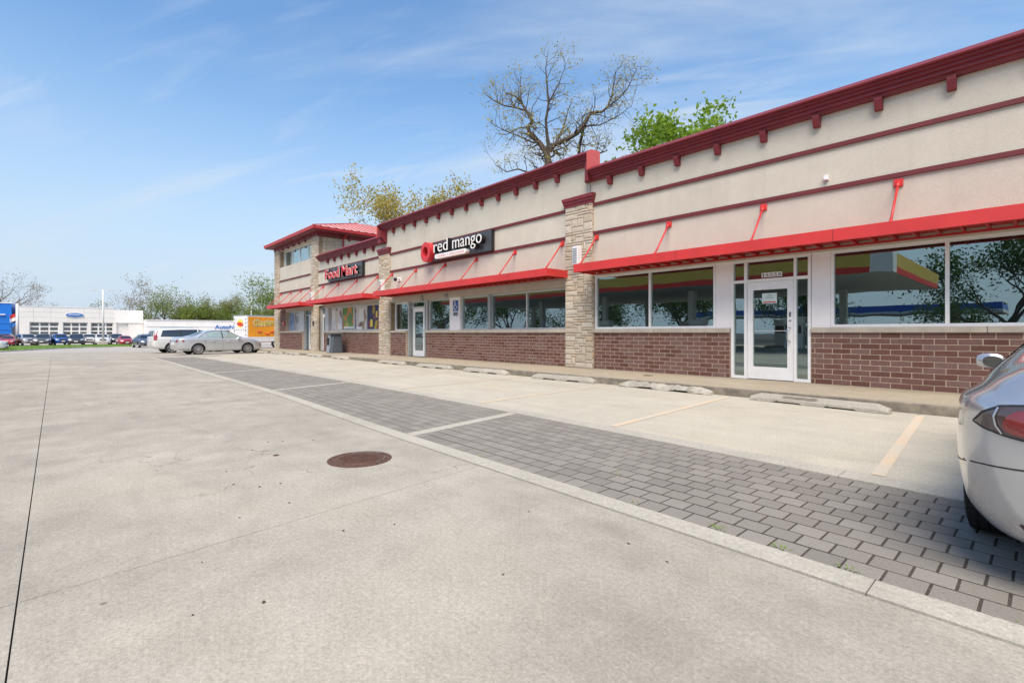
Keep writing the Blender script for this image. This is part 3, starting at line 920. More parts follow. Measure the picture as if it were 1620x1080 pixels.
# --- stone pilasters
def ashlar(w, h, u, seed):
    rr = random.Random(seed); nx, nz = round(w / u), round(h / u)
    used = [[False] * nx for _ in range(nz)]; res = []
    for j in range(nz):
        for i in range(nx):
            if used[j][i]: continue
            hh = rr.choice((1, 1, 1, 2, 2, 2, 3)); ww = rr.choice((2, 3, 4, 5, 6)) if hh < 3 else rr.choice((3, 4, 5))
            if hh == 2 and ww == 2: ww = 3
            k = 0
            while k < ww and i + k < nx and not used[j][i + k]: k += 1
            ww = k
            if i + ww < nx and nx - i - ww < 2: ww = min(nx - i, ww + 1) if not used[j][min(nx - 1, i + ww)] else ww
            hh = min(hh, nz - j)
            ok = True
            for q in range(1, hh):
                if any(used[j + q][i + p_] for p_ in range(ww)): hh = q; break
            for q in range(hh):
                for p_ in range(ww): used[j + q][i + p_] = True
            res.append((i * u, (i + ww) * u, j * u, (j + hh) * u))
    return res
def stone_geo(w, h, rr, g=.006, dep=.035):
    a, c = w / 2 - g, .012
    z0, z1 = g, h - g
    def q(x, y, z): return (x + rr.uniform(-.003, .003), y + rr.uniform(-.005, .004), z + rr.uniform(-.003, .003))
    V = [q(-a + c, 0, z0 + c), q(a - c, 0, z0 + c), q(a - c, 0, z1 - c), q(-a + c, 0, z1 - c)]
    V += [(-a, .013, z0), (a, .013, z0), (a, .013, z1), (-a, .013, z1)] + [(-a, dep, z0), (a, dep, z0), (a, dep, z1), (-a, dep, z1)]
    V += [q(rr.uniform(-.3, .3) * a, -.007, (z0 + z1) / 2)]
    Fc = [(0, 1, 12), (1, 2, 12), (2, 3, 12), (3, 0, 12)] + [(4 + i, 4 + (i + 1) % 4, (i + 1) % 4, i) for i in range(4)] + [(8 + i, 8 + (i + 1) % 4, 4 + (i + 1) % 4, 4 + i) for i in range(4)]
    return V, Fc
def pilaster(x0, x1, z0, z1, seed, single, depth=.1, cap=True, sides=(-1, 1)):
    yf = F - depth; rr = random.Random(seed)
    core = MB().box(x0 + .026, x1 - .026, yf + .020, F + .25, z0, z1).build('stone_pilaster', 'stone_mortar', shop)
    mb = MB()
    w = x1 - x0
    u = .098 if w / .098 < 12 else .1
    for (a, b_, c, d) in ashlar(w, z1 - z0, w / round(w / .078), seed):
        V, Fc = stone_geo(b_ - a, d - c, rr)
        if single:
            m0 = MB().add(V, Fc).mesh('stone', 'limestone'); put('stone', m0, (x0 + (a + b_) / 2, yf, z0 + c), core)
        else:
            mb.add([(p_[0] + x0 + (a + b_) / 2, p_[1] + yf, p_[2] + z0 + c) for p_ in V], Fc)
    for s in sides:   # quoin returns on the flanks
        xx = x0 if s < 0 else x1
        z = z0
        while z < z1 - .02:
            h = rr.choice((.1, .2, .2, .3)); h = min(h, z1 - z)
            V, Fc = stone_geo(depth + .02, h, rr)
            V = [((xx - s * (-p_[1])) if False else xx - s * p_[1], yf + depth / 2 + .035 + p_[0] * .9, p_[2] + z) for p_ in V]
            mb.add(V, Fc); z += h
    if mb.v: fix_normals(tag(mb.build('stones', 'limestone', core), kind='stuff'))
    if cap:
        zc = z1
        t_ = MB()
        for k, (e, za, zb) in enumerate(((.012, 0, .09), (.035, .09, .17), (.06, .17, .27))):
            t_.prism([(x0 - e, zc + za), (x1 + e, zc + za), (x1 + e + .02, zc + zb), (x0 - e - .02, zc + zb)], 'y', yf - e - .01, F - .001)
        t_.build('pilaster_cap', 'maroon_trim', shop)
    return core
pilaster(-9.75, -8.74, .15, 4.87, 21, True)
pilaster(-21.63, -20.63, .08, 4.87, 22, False)
pilaster(-30.53, -29.50, .04, 6.98, 23, False, cap=False)
pilaster(-37.70, -36.70, .0, 6.98, 24, False, cap=False)
# --- glazing
def frame_mesh(mb, x0, x1, z0, z1, y0, y1, w, mull=(), trans=(), wb=None):
    wb = wb or w
    mb.box(x0, x0 + w, y0, y1, z0, z1); mb.box(x1 - w, x1, y0, y1, z0, z1)
    mb.box(x0 + w, x1 - w, y0 + .001, y1 - .001, z0, z0 + wb); mb.box(x0 + w, x1 - w, y0 + .001, y1 - .001, z1 - w, z1)
    for m_x in mull: mb.box(m_x - w / 2, m_x + w / 2, y0 + .002, y1 - .002, z0 + wb, z1 - w)
def window(x0, x1, z0, z1, y, mull, mat='shop_glass', fm='bright_aluminium', w=.055, name='shop_window', dep=.09):
    mb = MB(); frame_mesh(mb, x0, x1, z0, z1, y, y + dep, w, mull)
    fr = mb.build(name, fm, shop)
    xs = [x0 + w / 2] + list(mull) + [x1 - w / 2]
    for a, b_ in zip(xs, xs[1:]):
        MB().box(a + w * .3, b_ - w * .3, y + dep * .55, y + dep * .55 + .008, z0 + w * .5, z1 - w * .5).build('pane', mat, fr)
    return fr
# unit on the right
window(-8.73, -5.215, 1.274, 2.778, F + .03, (-6.96,))
B('white_panel', 'white_panel', -5.21, -4.862, F + .035, F + .12, 1.274, 2.778)
B('white_panel', 'white_panel', -3.236, -2.905, F + .035, F + .12, 1.274, 2.778)
window(-2.90, 2.40, 1.274, 2.778, F + .03, (-1.175, .62))
window(2.41, 6.7, 1.274, 2.778, F + .03, (4.5,))
# entrance of the right unit: frame, side lights, transom, leaf
mb = MB()
E0, E1, ZB, ZT = -4.855, -3.245, .155, 2.778
y0, y1 = F + .02, F + .13
for a, b_ in ((E0, E0 + .055), (E1 - .055, E1)): mb.box(a, b_, y0, y1, ZB, ZT)
for a, b_ in ((-4.565, -4.505), (-3.565, -3.515)): mb.box(a, b_, y0 + .002, y1 - .002, ZB, ZT - .055)
mb.box(E0 + .055, E1 - .055, y0 + .001, y1 - .001, ZT - .055, ZT)
for a, b_ in ((E0 + .055, -4.565), (-4.505, -3.565), (-3.515, E1 - .055)):
    mb.box(a, b_, y0 + .003, y1 - .003, 2.275, 2.335)
for a, b_ in ((E0 + .055, -4.565), (-3.515, E1 - .055)): mb.box(a, b_, y0 + .003, y1 - .003, ZB, ZB + .06)
ent = mb.build('shop_entrance', 'bright_aluminium', shop)
yp = F + .075
for a, b_, c, d in ((E0 + .05, -4.56, 2.33, 2.73), (-4.51, -3.56, 2.33, 2.73), (-3.52, E1 - .05, 2.33, 2.73), (E0 + .05, -4.56, .2, 2.28), (-3.52, E1 - .05, .2, 2.28)):
    MB().box(a, b_, yp, yp + .008, c, d).build('pane', 'shop_glass', ent)
mb = MB(); LX0, LX1 = -4.498, -3.572
mb.box(LX0, LX0 + .115, y0 + .012, y1 - .02, .165, 2.27); mb.box(LX1 - .115, LX1, y0 + .012, y1 - .02, .165, 2.27)
mb.box(LX0 + .115, LX1 - .115, y0 + .013, y1 - .021, .165, .43); mb.box(LX0 + .115, LX1 - .115, y0 + .013, y1 - .021, 2.10, 2.27)
leaf = mb.build('door_leaf', 'bright_aluminium', ent)
MB().box(LX0 + .11, LX1 - .11, yp - .005, yp + .003, .42, 2.11).build('pane', 'shop_glass', ent)
h = MB().tube([(LX1 - .06, y0 + .01, .98), (LX1 - .06, y0 - .06, .99), (LX1 - .085, y0 - .075, 1.02), (LX1 - .085, y0 - .075, 1.24), (LX1 - .06, y0 - .06, 1.27), (LX1 - .06, y0 + .01, 1.28)], .013, 8)
h.build('door_handle', 'chrome', ent, smooth=True)
MB().lathe([(.022, .0), (.022, -.012), (.0001, -.014)], 14, 'y', (LX1 - .055, y0 + .012, 1.42)).build('lock', 'chrome', ent)
MB().box(LX1 - .075, LX1 - .04, y0 - .004, y0 + .012, 1.50, 1.60).build('lock_plate', 'chrome', ent)
MB().box(LX0 + .116, LX1 - .116, y0 + .03, y0 + .042, 1.20, 1.215).build('push_bar', 'aluminium', ent)
# middle unit: glazing set back under a beige lintel
YI = F + .20
B('lintel', 'header_beige', -20.62, -9.76, F + .012, F + .28, 2.56, 2.779)
o = B('lintel_fascia', 'header_beige', -20.60, -9.78, F - .02, F + .010, 2.60, 2.775)
window(-20.60, -19.35, 1.274, 2.555, YI, (), w=.06)
window(-17.66, -16.06, 1.274, 2.555, YI, (), w=.06, fm='aluminium')
B('white_panel', 'white_panel', -16.05, -15.37, F + .12, F + .27, 1.274, 2.558)
window(-15.36, -13.60, 1.274, 2.555, YI, (), w=.06, fm='aluminium')
window(-13.59, -9.76, 1.274, 2.555, YI, (-11.72,), w=.06, fm='aluminium')
B('mullion_cover', 'aluminium_dark', -13.68, -13.53, F + .13, F + .199, 1.274, 2.557)
def small_entrance(x0, x1, z0, z1, lx0, lx1, yy, mat='shop_glass', leafmat='bright_aluminium', fm='aluminium'):
    mb = MB(); zt = min(z1 - .3, z0 + 2.18)
    mb.box(x0, x0 + .07, yy - .10, yy + .1, z0, z1); mb.box(x1 - .07, x1, yy - .10, yy + .1, z0, z1)
    mb.box(x0 + .07, x1 - .07, yy - .01, yy + .09, z1 - .06, z1)
    mb.box(lx0 - .05, lx0, yy - .008, yy + .088, z0, z1 - .06); mb.box(lx1, lx1 + .05, yy - .008, yy + .088, z0, z1 - .06)
    mb.box(lx0, lx1, yy - .006, yy + .086, zt, zt + .06)
    if lx0 - .05 > x0 + .08: mb.box(x0 + .07, lx0 - .05, yy - .006, yy + .086, zt, zt + .06)
    e = mb.build('shop_entrance', fm, shop)
    MB().box(x0 + .05, x1 - .05, yy + .04, yy + .048, zt + .02, z1 - .03).build('pane', mat, e)
    if lx0 - .05 > x0 + .08: MB().box(x0 + .05, lx0 - .02, yy + .042, yy + .050, z0 + .02, zt + .03).build('pane', mat, e)
    if x1 - .07 > lx1 + .06: MB().box(lx1 + .02, x1 - .05, yy + .042, yy + .050, z0 + .02, zt + .03).build('pane', mat, e)
    l = MB(); s_ = .11
    l.box(lx0 + .006, lx0 + s_, yy + .0, yy + .05, z0 + .01, zt - .006); l.box(lx1 - s_, lx1 - .006, yy + .0, yy + .05, z0 + .01, zt - .006)
    l.box(lx0 + s_, lx1 - s_, yy + .001, yy + .049, z0 + .01, z0 + .26); l.box(lx0 + s_, lx1 - s_, yy + .001, yy + .049, zt - .17, zt - .006)
    l.build('door_leaf', leafmat, e)
    MB().box(lx0 + s_ * .9, lx1 - s_ * .9, yy + .03, yy + .037, z0 + .25, zt - .15).build('pane', mat, e)
    MB().tube([(lx1 - .06, yy, z0 + .85), (lx1 - .06, yy - .07, z0 + .87), (lx1 - .06, yy - .07, z0 + 1.13), (lx1 - .06, yy, z0 + 1.15)], .013, 6).build('door_handle', 'chrome', e)
    return e
small_entrance(-19.24, -17.70, SW(-18.5) + .004, 2.555, -18.95, -18.03, F + .2)
B('wall_box', 'aluminium_dark', -17.95, -17.78, F - .055, F - .022, 2.50, 2.74)
B('wall_box', 'aluminium_dark', -16.2, -15.98, F - .055, F - .022, 2.58, 2.70)
# food shop
B('lintel', 'header_beige', -28.72, -21.64, F + .012, F + .28, 2.64, 2.779)
window(-28.25, -25.02, 1.274, 2.635, YI, (-26.57,), mat='poster_glass', w=.08, fm='aluminium')
window(-25.0, -21.64, 1.274, 2.635, YI, (-23.52,), mat='poster_glass', w=.08, fm='aluminium')
B('jamb_panel', 'aluminium', -28.71, -28.26, F + .10, F + .27, 1.274, 2.64)
small_entrance(-29.49, -28.73, SW(-29) + .004, 2.70, -29.40, -28.82, F + .22)
# tower ground floor
B('lintel', 'header_beige', -36.69, -30.54, F + .012, F + .28, 2.60, 2.779)
window(-35.48, -33.30, 1.274, 2.595, YI, (-34.35,), mat='poster_glass', w=.07, fm='aluminium')
B('jamb_panel', 'aluminium', -33.29, -32.34, F + .12, F + .27, 1.274, 2.6)
small_entrance(-32.30, -30.55, SW(-31.5) + .004, 2.70, -31.6, -30.72, F + .2)
# tower upper window and walls
B('tower_wall', 'stucco', -36.70, -30.53, F + .003, F + .5, 6.93, 7.12)
B('reveal', 'stucco', -36.72, -36.69, F + .25, F + .5, 5.70, 6.93)
window(-36.69, -30.54, 5.765, 6.925, F + .30, (-35.15, -33.62, -32.08), mat='tower_glass', w=.07, name='tower_window')
B('tower_wall', 'stucco', -29.76, -29.505, F + 1.45, F + 9.4, 5.2, 7.12)
B('tower_rear_wall', 'stucco', -37.66, -29.52, F + 9.41, F + 9.7, -.2, 7.12)
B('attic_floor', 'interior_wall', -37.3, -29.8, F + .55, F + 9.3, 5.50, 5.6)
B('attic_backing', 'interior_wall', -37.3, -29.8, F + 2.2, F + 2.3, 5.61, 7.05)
B('vent', 'black_metal', -29.50, -29.48, F + 2.55, F + 2.95, 6.35, 6.50)
# stone return on the tower flank
rr = random.Random(77); mb = MB()
core = MB().box(-29.75, -29.525, F + .26, F + 1.44, 5.2, 6.98).build('stone_return', 'stone_mortar', shop)
for (a, b_, c, d) in ashlar(1.2, 1.8, .08, 5):
    V, Fc = stone_geo(b_ - a, d - c, rr)
    mb.add([(-29.50 - p_[1], F + .24 + (a + b_) / 2 + p_[0], 5.2 + c + p_[2]) for p_ in V], Fc)
fix_normals(tag(mb.build('stones', 'limestone', core), kind='stuff'))
mb = MB().tube([(-29.44, F + 1.52, 7.2), (-29.44, F + 1.52, 6.95), (-29.44, F + 1.52, 5.2)], .05, 8)
mb.tube([(-28.85, F + 1.52, 7.22), (-29.15, F + 1.52, 7.12), (-29.44, F + 1.52, 6.98)], .055, 8)
mb.build('downspout', 'gutter_red', shop)
# frieze, soffit, gutter, hip roof
TX0, TX1, TY0, TY1, EZ = -38.32, -28.68, F - .62, F + 10.3, 7.42
AP = (-33.5, F + 4.3, 9.02)
B('frieze', 'maroon_trim', -37.74, -29.46, F - .12, F + .001, 6.985, 7.20)
B('frieze', 'maroon_trim', -29.50, -29.46, F + .01, F + 9.7, 6.985, 7.20)
B('soffit', 'maroon_trim', TX0 + .08, TX1 - .08, TY0 + .08, TY1 - .08, 7.205, 7.25)
gt = MB()
for a, b_, c, d in ((TX0, TX1, TY0, TY0 + .11), (TX0, TX1, TY1 - .11, TY1), (TX0, TX0 + .11, TY0 + .11, TY1 - .11), (TX1 - .11, TX1, TY0 + .11, TY1 - .11)):
    gt.box(a, b_, c, d, 7.255, EZ)
bevel(gt.build('gutter', 'gutter_red', shop), .02, 2)
corn = [(TX0, TY0, EZ + .005), (TX1, TY0, EZ + .005), (TX1, TY1, EZ + .005), (TX0, TY1, EZ + .005)]
AY2 = TY1 - (AP[1] - TY0)
ridge = [(AP[0], AP[1], AP[2]), (AP[0], AY2, AP[2])]
rf = MB()
rf.add([corn[0], corn[1], ridge[0]], [(0, 1, 2)]); rf.add([corn[1], corn[2], ridge[1], ridge[0]], [(0, 1, 2, 3)])
rf.add([corn[2], corn[3], ridge[1]], [(0, 1, 2)]); rf.add([corn[3], corn[0], ridge[0], ridge[1]], [(0, 1, 2, 3)])
roof = rf.build('roof', 'roof_red', shop)
sm_ = MB()
def seam(p_, q_):
    p_, q_ = Vector(p_), Vector(q_)
    sm_.tube([p_ + Vector((0, 0, .02)), q_ + Vector((0, 0, .02))], .034, 4)
n = 23
for k in range(1, n):
    y = lerp(TY0, TY1, k / n)
    if y < ridge[0][1]: t_ = (y - TY0) / (ridge[0][1] - TY0)
    elif y > ridge[1][1]: t_ = (TY1 - y) / (TY1 - ridge[1][1])
    else: t_ = 1
    for xe in (TX1, TX0):
        seam((xe, y, EZ), (lerp(xe, AP[0], t_), y, lerp(EZ, AP[2], t_)))
for k in range(1, 20):
    x = lerp(TX0, TX1, k / 20); t_ = 1 - abs(x - AP[0]) / ((TX1 - TX0) / 2)
    seam((x, TY0, EZ), (x, lerp(TY0, AP[1], t_), lerp(EZ, AP[2], t_)))
for c_ in corn[:2]: sm_.tube([c_, ridge[0]], .06, 6)
sm_.build('roof_seams', 'roof_seam', roof)
for k in range(6): put('corbel', cm, (-35.9 + 1.075 * k, F - .0005 + .0, 7.10), shop)
for k in range(3):
    c_ = put('corbel', cm, (-29.502, F + 1.9 + 1.5 * k, 7.10), shop, (0, 0, R(90)))
# --- interiors
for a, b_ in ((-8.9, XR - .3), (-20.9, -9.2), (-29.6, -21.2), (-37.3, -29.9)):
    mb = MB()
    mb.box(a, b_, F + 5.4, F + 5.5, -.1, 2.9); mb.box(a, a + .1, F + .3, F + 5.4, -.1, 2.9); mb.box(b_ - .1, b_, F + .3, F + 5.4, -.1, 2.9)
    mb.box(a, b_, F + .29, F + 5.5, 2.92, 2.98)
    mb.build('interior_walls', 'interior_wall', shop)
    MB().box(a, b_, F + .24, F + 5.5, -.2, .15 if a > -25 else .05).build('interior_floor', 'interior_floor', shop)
B('pier', 'stucco', -9.2, -8.92, F + .285, F + 5.3, .0, 2.9); B('pier', 'stucco', -21.19, -20.92, F + .285, F + 5.3, .0, 2.9)
# --- red flat awnings hung from rods
def awning(x0, x1, struts, p=1.0, z0=2.80, z1=3.02, ylow=0):
    mb = MB(); t_ = .025
    mb.box(x0, x1, F - p, F - p + t_, z0, z1)
    mb.box(x0, x0 + t_, F - p + t_, F - .052, z0 + .001, z1 - .001); mb.box(x1 - t_, x1, F - p + t_, F - .052, z0 + .001, z1 - .001)
    aw = mb.build('awning', 'awning_red', shop); bevel(aw, .006, 2)
    xq = x0 + 3.0
    while xq < x1 - .5:
        MB().box(xq - .004, xq + .004, F - p - .0025, F - p + .001, z0 + .003, z1 - .003).build('fascia_seam', 'maroon_band', aw); xq += 3.05
    d = MB(); d.box(x0 + t_ + .001, x1 - t_ - .001, F - p + t_ + .001, F - .004, z0 + .10, z0 + .112)
    x = x0 + .2
    while x < x1 - .1:
        d.box(x - .018, x + .018, F - p + t_ + .002, F - .004, z0 + .045, z0 + .099); x += .30
    for yy in (F - p + .07, F - .09): d.box(x0 + t_ + .002, x1 - t_ - .002, yy - .03, yy + .03, z0 + .008, z0 + .044)
    d.build('awning_deck', 'awning_deck', aw)
    for (xl, xw) in struts:
        mb = MB().tube([(xl, F - p + .10, z1 - .01), (lerp(xl, xw, .92), F - .10, 3.80)], .021, 8)
        mb.tube([(lerp(xl, xw, .88), F - .135, 3.77), (xw, F - .03, 3.875)], .034, 8)
        mb.tube([(xl, F - p + .09, z1 - .02), (xl, F - p + .13, z1 + .035)], .030, 8)
        mb.build('rod', 'awning_red', aw, smooth=True)
        bevel(MB().box(xw - .07, xw + .07, F - .032, F - .0475 + .046, 3.80, 3.945).build('rod_plate', 'awning_red', aw), .006)
awning(-8.65, XR, [(-8.50, -8.63), (-6.24, -6.38), (-4.05, -4.14), (-1.79, -1.83), (.42, .40), (2.65, 2.63), (4.9, 4.88)])
awning(-20.40, -9.64, [(-20.28, -20.45), (-18.13, -18.35), (-16.03, -16.15), (-13.96, -14.14), (-11.87, -12.05), (-9.80, -9.93)])
awning(-28.75, -21.50, [(-28.55, -28.70), (-26.35, -26.5), (-24.05, -24.2), (-21.75, -21.85)])
awning(-36.35, -30.00, [(-36.1, -36.25), (-34.1, -34.3), (-32.2, -32.4), (-30.3, -30.45)])

# ------------------------------------------------------------------ things fixed to the building
def text_mesh(s, size, ext, off=0.0, sx=1.0, sy=1.0, bev=0.0, res=5, shear=0.0):
    cu = bpy.data.curves.new('t', 'FONT'); cu.body = s; cu.size = size; cu.extrude = ext; cu.offset = off
    cu.bevel_depth = bev; cu.resolution_u = res; cu.shear = shear; cu.space_character = 1.02
    ob = bpy.data.objects.new('t', cu); COL.objects.link(ob)
    dg = bpy.context.evaluated_depsgraph_get()
    me = bpy.data.meshes.new_from_object(ob.evaluated_get(dg))
    bpy.data.objects.remove(ob); bpy.data.curves.remove(cu)
    bm = bmesh.new(); bm.from_mesh(me); bmesh.ops.remove_doubles(bm, verts=bm.verts, dist=1e-5)
    bm.to_mesh(me); bm.free()
    V = [(v.co.x * sx, v.co.y * sy, v.co.z) for v in me.vertices]; Fc = [tuple(p_.vertices) for p_ in me.polygons]
    bpy.data.meshes.remove(me)
    return V, Fc
def islands(V, Fc):
    par = list(range(len(V)))
    def find(a):
        while par[a] != a: par[a] = par[par[a]]; a = par[a]
        return a
    for f_ in Fc:
        for q in f_[1:]:
            a, b = find(f_[0]), find(q)
            if a != b: par[a] = b
    grp = {}
    for f_ in Fc: grp.setdefault(find(f_[0]), []).append(f_)
    res = []
    for fs in grp.values():
        ids = sorted({i for f_ in fs for i in f_}); mp = {i: k for k, i in enumerate(ids)}
        res.append(([V[i] for i in ids], [tuple(mp[i] for i in f_) for f_ in fs]))
    res.sort(key=lambda e: min(v[0] for v in e[0]))
    return res
def letters(parent, s, x0, x1, z0, y, height, mat, ext=.03, off=0.0, name='letter', back=None, boff=.02, bext=.0, single=True, cap=None):
    """lettering standing on a wall that faces -y; x0..x1 is the width to fill, z0 the base line"""
    V, Fc = text_mesh(s, 1.0, 1.0, off)
    xa, xb = min(v[0] for v in V), max(v[0] for v in V)
    V0, _ = text_mesh(cap or 'H', 1.0, 0)
    hh = max(v[1] for v in V0)
    kx, kz = (x1 - x0) / (xb - xa), height / hh
    W = [(x0 + (v[0] - xa) * kx, y - v[2] * ext, z0 + v[1] * kz) for v in V]
    if single:
        for vs_, fs_ in islands(W, Fc):
            MB().add(vs_, fs_).build(name, mat, parent)
    else:
        return MB().add(W, Fc).build(name, mat, parent)
def ring(cx_, cz_, rx, rz, ri, y0, y1, n=40):
    mb = MB()
    for (kx, kz, y) in ((1, 1, y1), (1, 1, y0), (ri, ri, y0), (ri, ri, y1)):
        mb.v += [(cx_ + rx * kx * math.cos(2 * math.pi * k / n), y, cz_ + rz * kz * math.sin(2 * math.pi * k / n)) for k in range(n)]
    for s_ in range(4):
        for k in range(n):
            mb.f.append((s_ * n + k, s_ * n + (k + 1) % n, ((s_ + 1) % 4) * n + (k + 1) % n, ((s_ + 1) % 4) * n + k))
    return mb

sg = tag(empty('shop_sign', (-15.2, F - .05, 3.98)), 'dark grey sign with a red ring and white letters reading red mango', 'shop sign', 'shop signs on the stucco wall')
bevel(MB().box(-17.22, -13.12, F - .16, F - .047, 4.055, 4.778).build('backing', 'sign_grey', sg), .006)
MB().box(-13.118, -13.095, F - .165, F - .047, 4.05, 4.783).build('end_trim', 'black_metal', sg)
fix_normals(ring(-17.02, 4.44, .345, .40, .54, F - .40, F - .161).build('ring_logo', 'sign_red', sg))
letters(sg, 'red', -16.46, -15.50, 4.345, F - .36, .31, 'sign_white', .008, -.006, cap='x')
letters(sg, 'mango', -15.18, -13.42, 4.345, F - .36, .31, 'sign_white', .008, -.006, cap='x')
# dark returns behind the letters
for s_, a, b_ in (('red', -16.46, -15.50), ('mango', -15.18, -13.42)):
    letters(sg, s_, a, b_, 4.345, F - .252, .31, 'black_metal', .09, -.006, name='letter_return', single=False, cap='x')
mb = MB(); n = 10
def pill(x0, x1, z0, z1, y0, y1):
    r_ = (z1 - z0) / 2; pts = [(x1 - r_ + r_ * math.cos(R(a)), (z0 + z1) / 2 + r_ * math.sin(R(a))) for a in range(-90, 91, 18)]
    pts += [(x0 + r_ + r_ * math.cos(R(a)), (z0 + z1) / 2 + r_ * math.sin(R(a))) for a in range(90, 271, 18)]
    return MB().prism(pts, 'y', y0, y1)
fix_normals(pill(-16.42, -14.36, 4.095, 4.27, F - .34, F - .162).build('tag_line_plate', 'sign_white', sg))
mb = MB(); rr = random.Random(6); x = -16.30
while x < -14.5:
    w = rr.uniform(.035, .06)
    if rr.random() > .12: mb.box(x, x + w, F - .345, F - .341, 4.145, 4.145 + rr.choice((.06, .06, .085)))
    x += w + .022
mb.build('faded_tag_line', 'sign_pink', sg)

sg = tag(empty('shop_sign', (-25.4, F - .05, 3.96)), 'dark grey sign with red white-edged letters reading FoodMart', 'shop sign', 'shop signs on the stucco wall')
bevel(MB().box(-27.62, -23.28, F - .16, F - .047, 4.055, 4.778).build('backing', 'sign_grey', sg), .006)
MB().box(-23.278, -23.255, F - .165, F - .047, 4.05, 4.783).build('end_trim', 'black_metal', sg)
letters(sg, 'Food Mart', -27.72, -23.62, 4.20, F - .30, .50, 'sign_red', .012, .012)
letters(sg, 'Food Mart', -27.74, -23.60, 4.195, F - .276, .51, 'sign_white', .010, .034, name='letter_edge', single=False)
letters(sg, 'Food Mart', -27.72, -23.62, 4.20, F - .215, .50, 'black_metal', .048, .02, name='letter_return', single=False)

# wheelchair sign
hs = tag(empty('wheelchair_sign', (-15.62, F + .1, 1.8)), 'blue wheelchair parking sign over a small grey plate on white panel', 'sign')
bevel(MB().box(-15.80, -15.46, F + .105, F + .118, 2.02, 2.43).build('sign_plate', 'sign_blue', hs), .004)
sy = F + .103
mb = MB().lathe([(.028, -.002), (.0001, -.002)], 14, 'y', (-15.66, sy, 2.375))
mb.tube([(-15.66, sy, 2.34), (-15.655, sy, 2.235), (-15.575, sy, 2.235), (-15.535, sy, 2.14), (-15.505, sy, 2.15)], .016, 5)
mb.tube([(-15.655, sy, 2.29), (-15.585, sy, 2.29)], .012, 5)
mb.tube([(-15.67, sy, 2.255), (-15.72, sy, 2.215), (-15.735, sy, 2.16), (-15.715, sy, 2.105), (-15.665, sy, 2.075), (-15.605, sy, 2.085), (-15.57, sy, 2.13)], .015, 5)
mb.build('symbol', 'sign_white', hs)
MB().box(-15.79, -15.47, F + .107, F + .117, 1.83, 1.985).build('small_plate', 'bin_light', hs)
mb = MB()
for z in (1.945, 1.905, 1.865): mb.box(-15.75, -15.51, F + .104, F + .1065, z - .010, z + .010)
mb.build('small_plate_text', 'bin_grey', hs)

# street number on the transom, notice on the door
nm = tag(empty('street_number', (-4.05, F + .06, 2.34)), 'street number 1605B in black on white tiles above the door', 'number sign')
xs0 = -4.21
for k, ch in enumerate('1605B'):
    a = xs0 + k * .083
    tl = MB().box(a, a + .078, F + .064, F + .070, 2.365, 2.465).build('tile', 'sign_white', nm)
    wv = {'1': (.026, .048)}.get(ch, (.014, .062))
    letters(tl, ch, a + wv[0], a + wv[1], 2.381, F + .0625, .068, 'ink', .001, .0, name='digit', single=False, cap=ch)
nt = tag(empty('notice', (-4.1, F + .05, 1.8)), 'pale green paper notice taped inside the glass of the nearest door', 'notice')
MB().box(-4.20, -3.90, F + .062, F + .0665, 1.80, 2.02).build('sheet', 'paper', nt)
mb = MB()
for z, a, b_ in ((1.985, -4.09, -4.01), (1.95, -4.12, -3.98), (1.915, -4.13, -3.97)): mb.box(a, b_, F + .0595, F + .0615, z - .006, z + .006)
mb.build('printed_lines', 'bin_light', nt)
MB().box(-4.18, -3.92, F + .0595, F + .0615, 1.815, 1.84).build('red_line', 'logo_red', nt)

# wall lamps on the pilasters, camera, sensor, bell boxes
def wall_lamp(x, z, label):
    t_ = tag(empty('wall_lamp', (x, F - .1, z)), label, 'wall lamp', 'louvred wall lamps on the stone pilasters')
    bevel(MB().box(x - .10, x + .10, F - .30, F - .104, z, z + .54).build('housing', 'plastic_white', t_), .012)
    for k in range(7):
        MB().box(x - .075, x + .075, F - .312, F - .301, z + .05 + k * .065, z + .085 + k * .065).build('louvre', 'bin_light', t_)
    return t_
wall_lamp(-9.20, 3.13, 'white louvred wall lamp on the tall near stone pilaster')
wall_lamp(-21.1, 3.10, 'white louvred wall lamp on the pilaster between the two signs')
wall_lamp(-30.0, 3.10, 'white louvred wall lamp on the tower pilaster nearest the shops')
t_ = tag(empty('security_camera', (-19.8, F, 3.5)), 'small white dome security camera on stucco left of the red mango sign', 'security camera')
MB().box(-19.95, -19.65, F - .03, F - .0005, 3.50, 3.66).build('plate', 'plastic_white', t_)
MB().tube([(-19.72, F - .02, 3.62), (-19.75, F - .2, 3.6)], .035, 8).build('arm', 'plastic_white', t_)
MB().lathe([(.001, -.12), (.05, -.11), (.075, -.06), (.08, 0), (.06, .04), (.001, .05)], 14, 'z', (-19.76, F - .24, 3.6)).build('dome', 'black_plastic', t_, smooth=True)
t_ = tag(empty('motion_sensor', (-2.96, F, 4.18)), 'small white box sensor on the stucco between the two red-brown bands', 'sensor')
bevel(MB().box(-3.0, -2.92, F - .07, F - .0005, 4.17, 4.27).build('housing', 'plastic_white', t_), .008)
MB().box(-2.985, -2.935, F - .078, F - .0705, 4.185, 4.215).build('lens', 'sign_white', t_)
t_ = tag(empty('alarm_strobe', (-35.75, F, 1.75)), 'small red alarm box on the brick pier of the tower', 'alarm')
bevel(MB().box(-35.86, -35.66, F - .09, F - .002, 1.72, 1.94).build('housing', 'sign_red', t_), .01)
MB().box(-35.80, -35.72, F - .10, F - .0905, 1.78, 1.88).build('lens', 'sign_white', t_)
t_ = tag(empty('intercom', (-30.0, F - .1, 1.6)), 'small black intercom box on the tower stone pilaster beside the door', 'intercom')
bevel(MB().box(-30.07, -29.95, F - .17, F - .105, 1.62, 1.88).build('housing', 'black_metal', t_), .008)
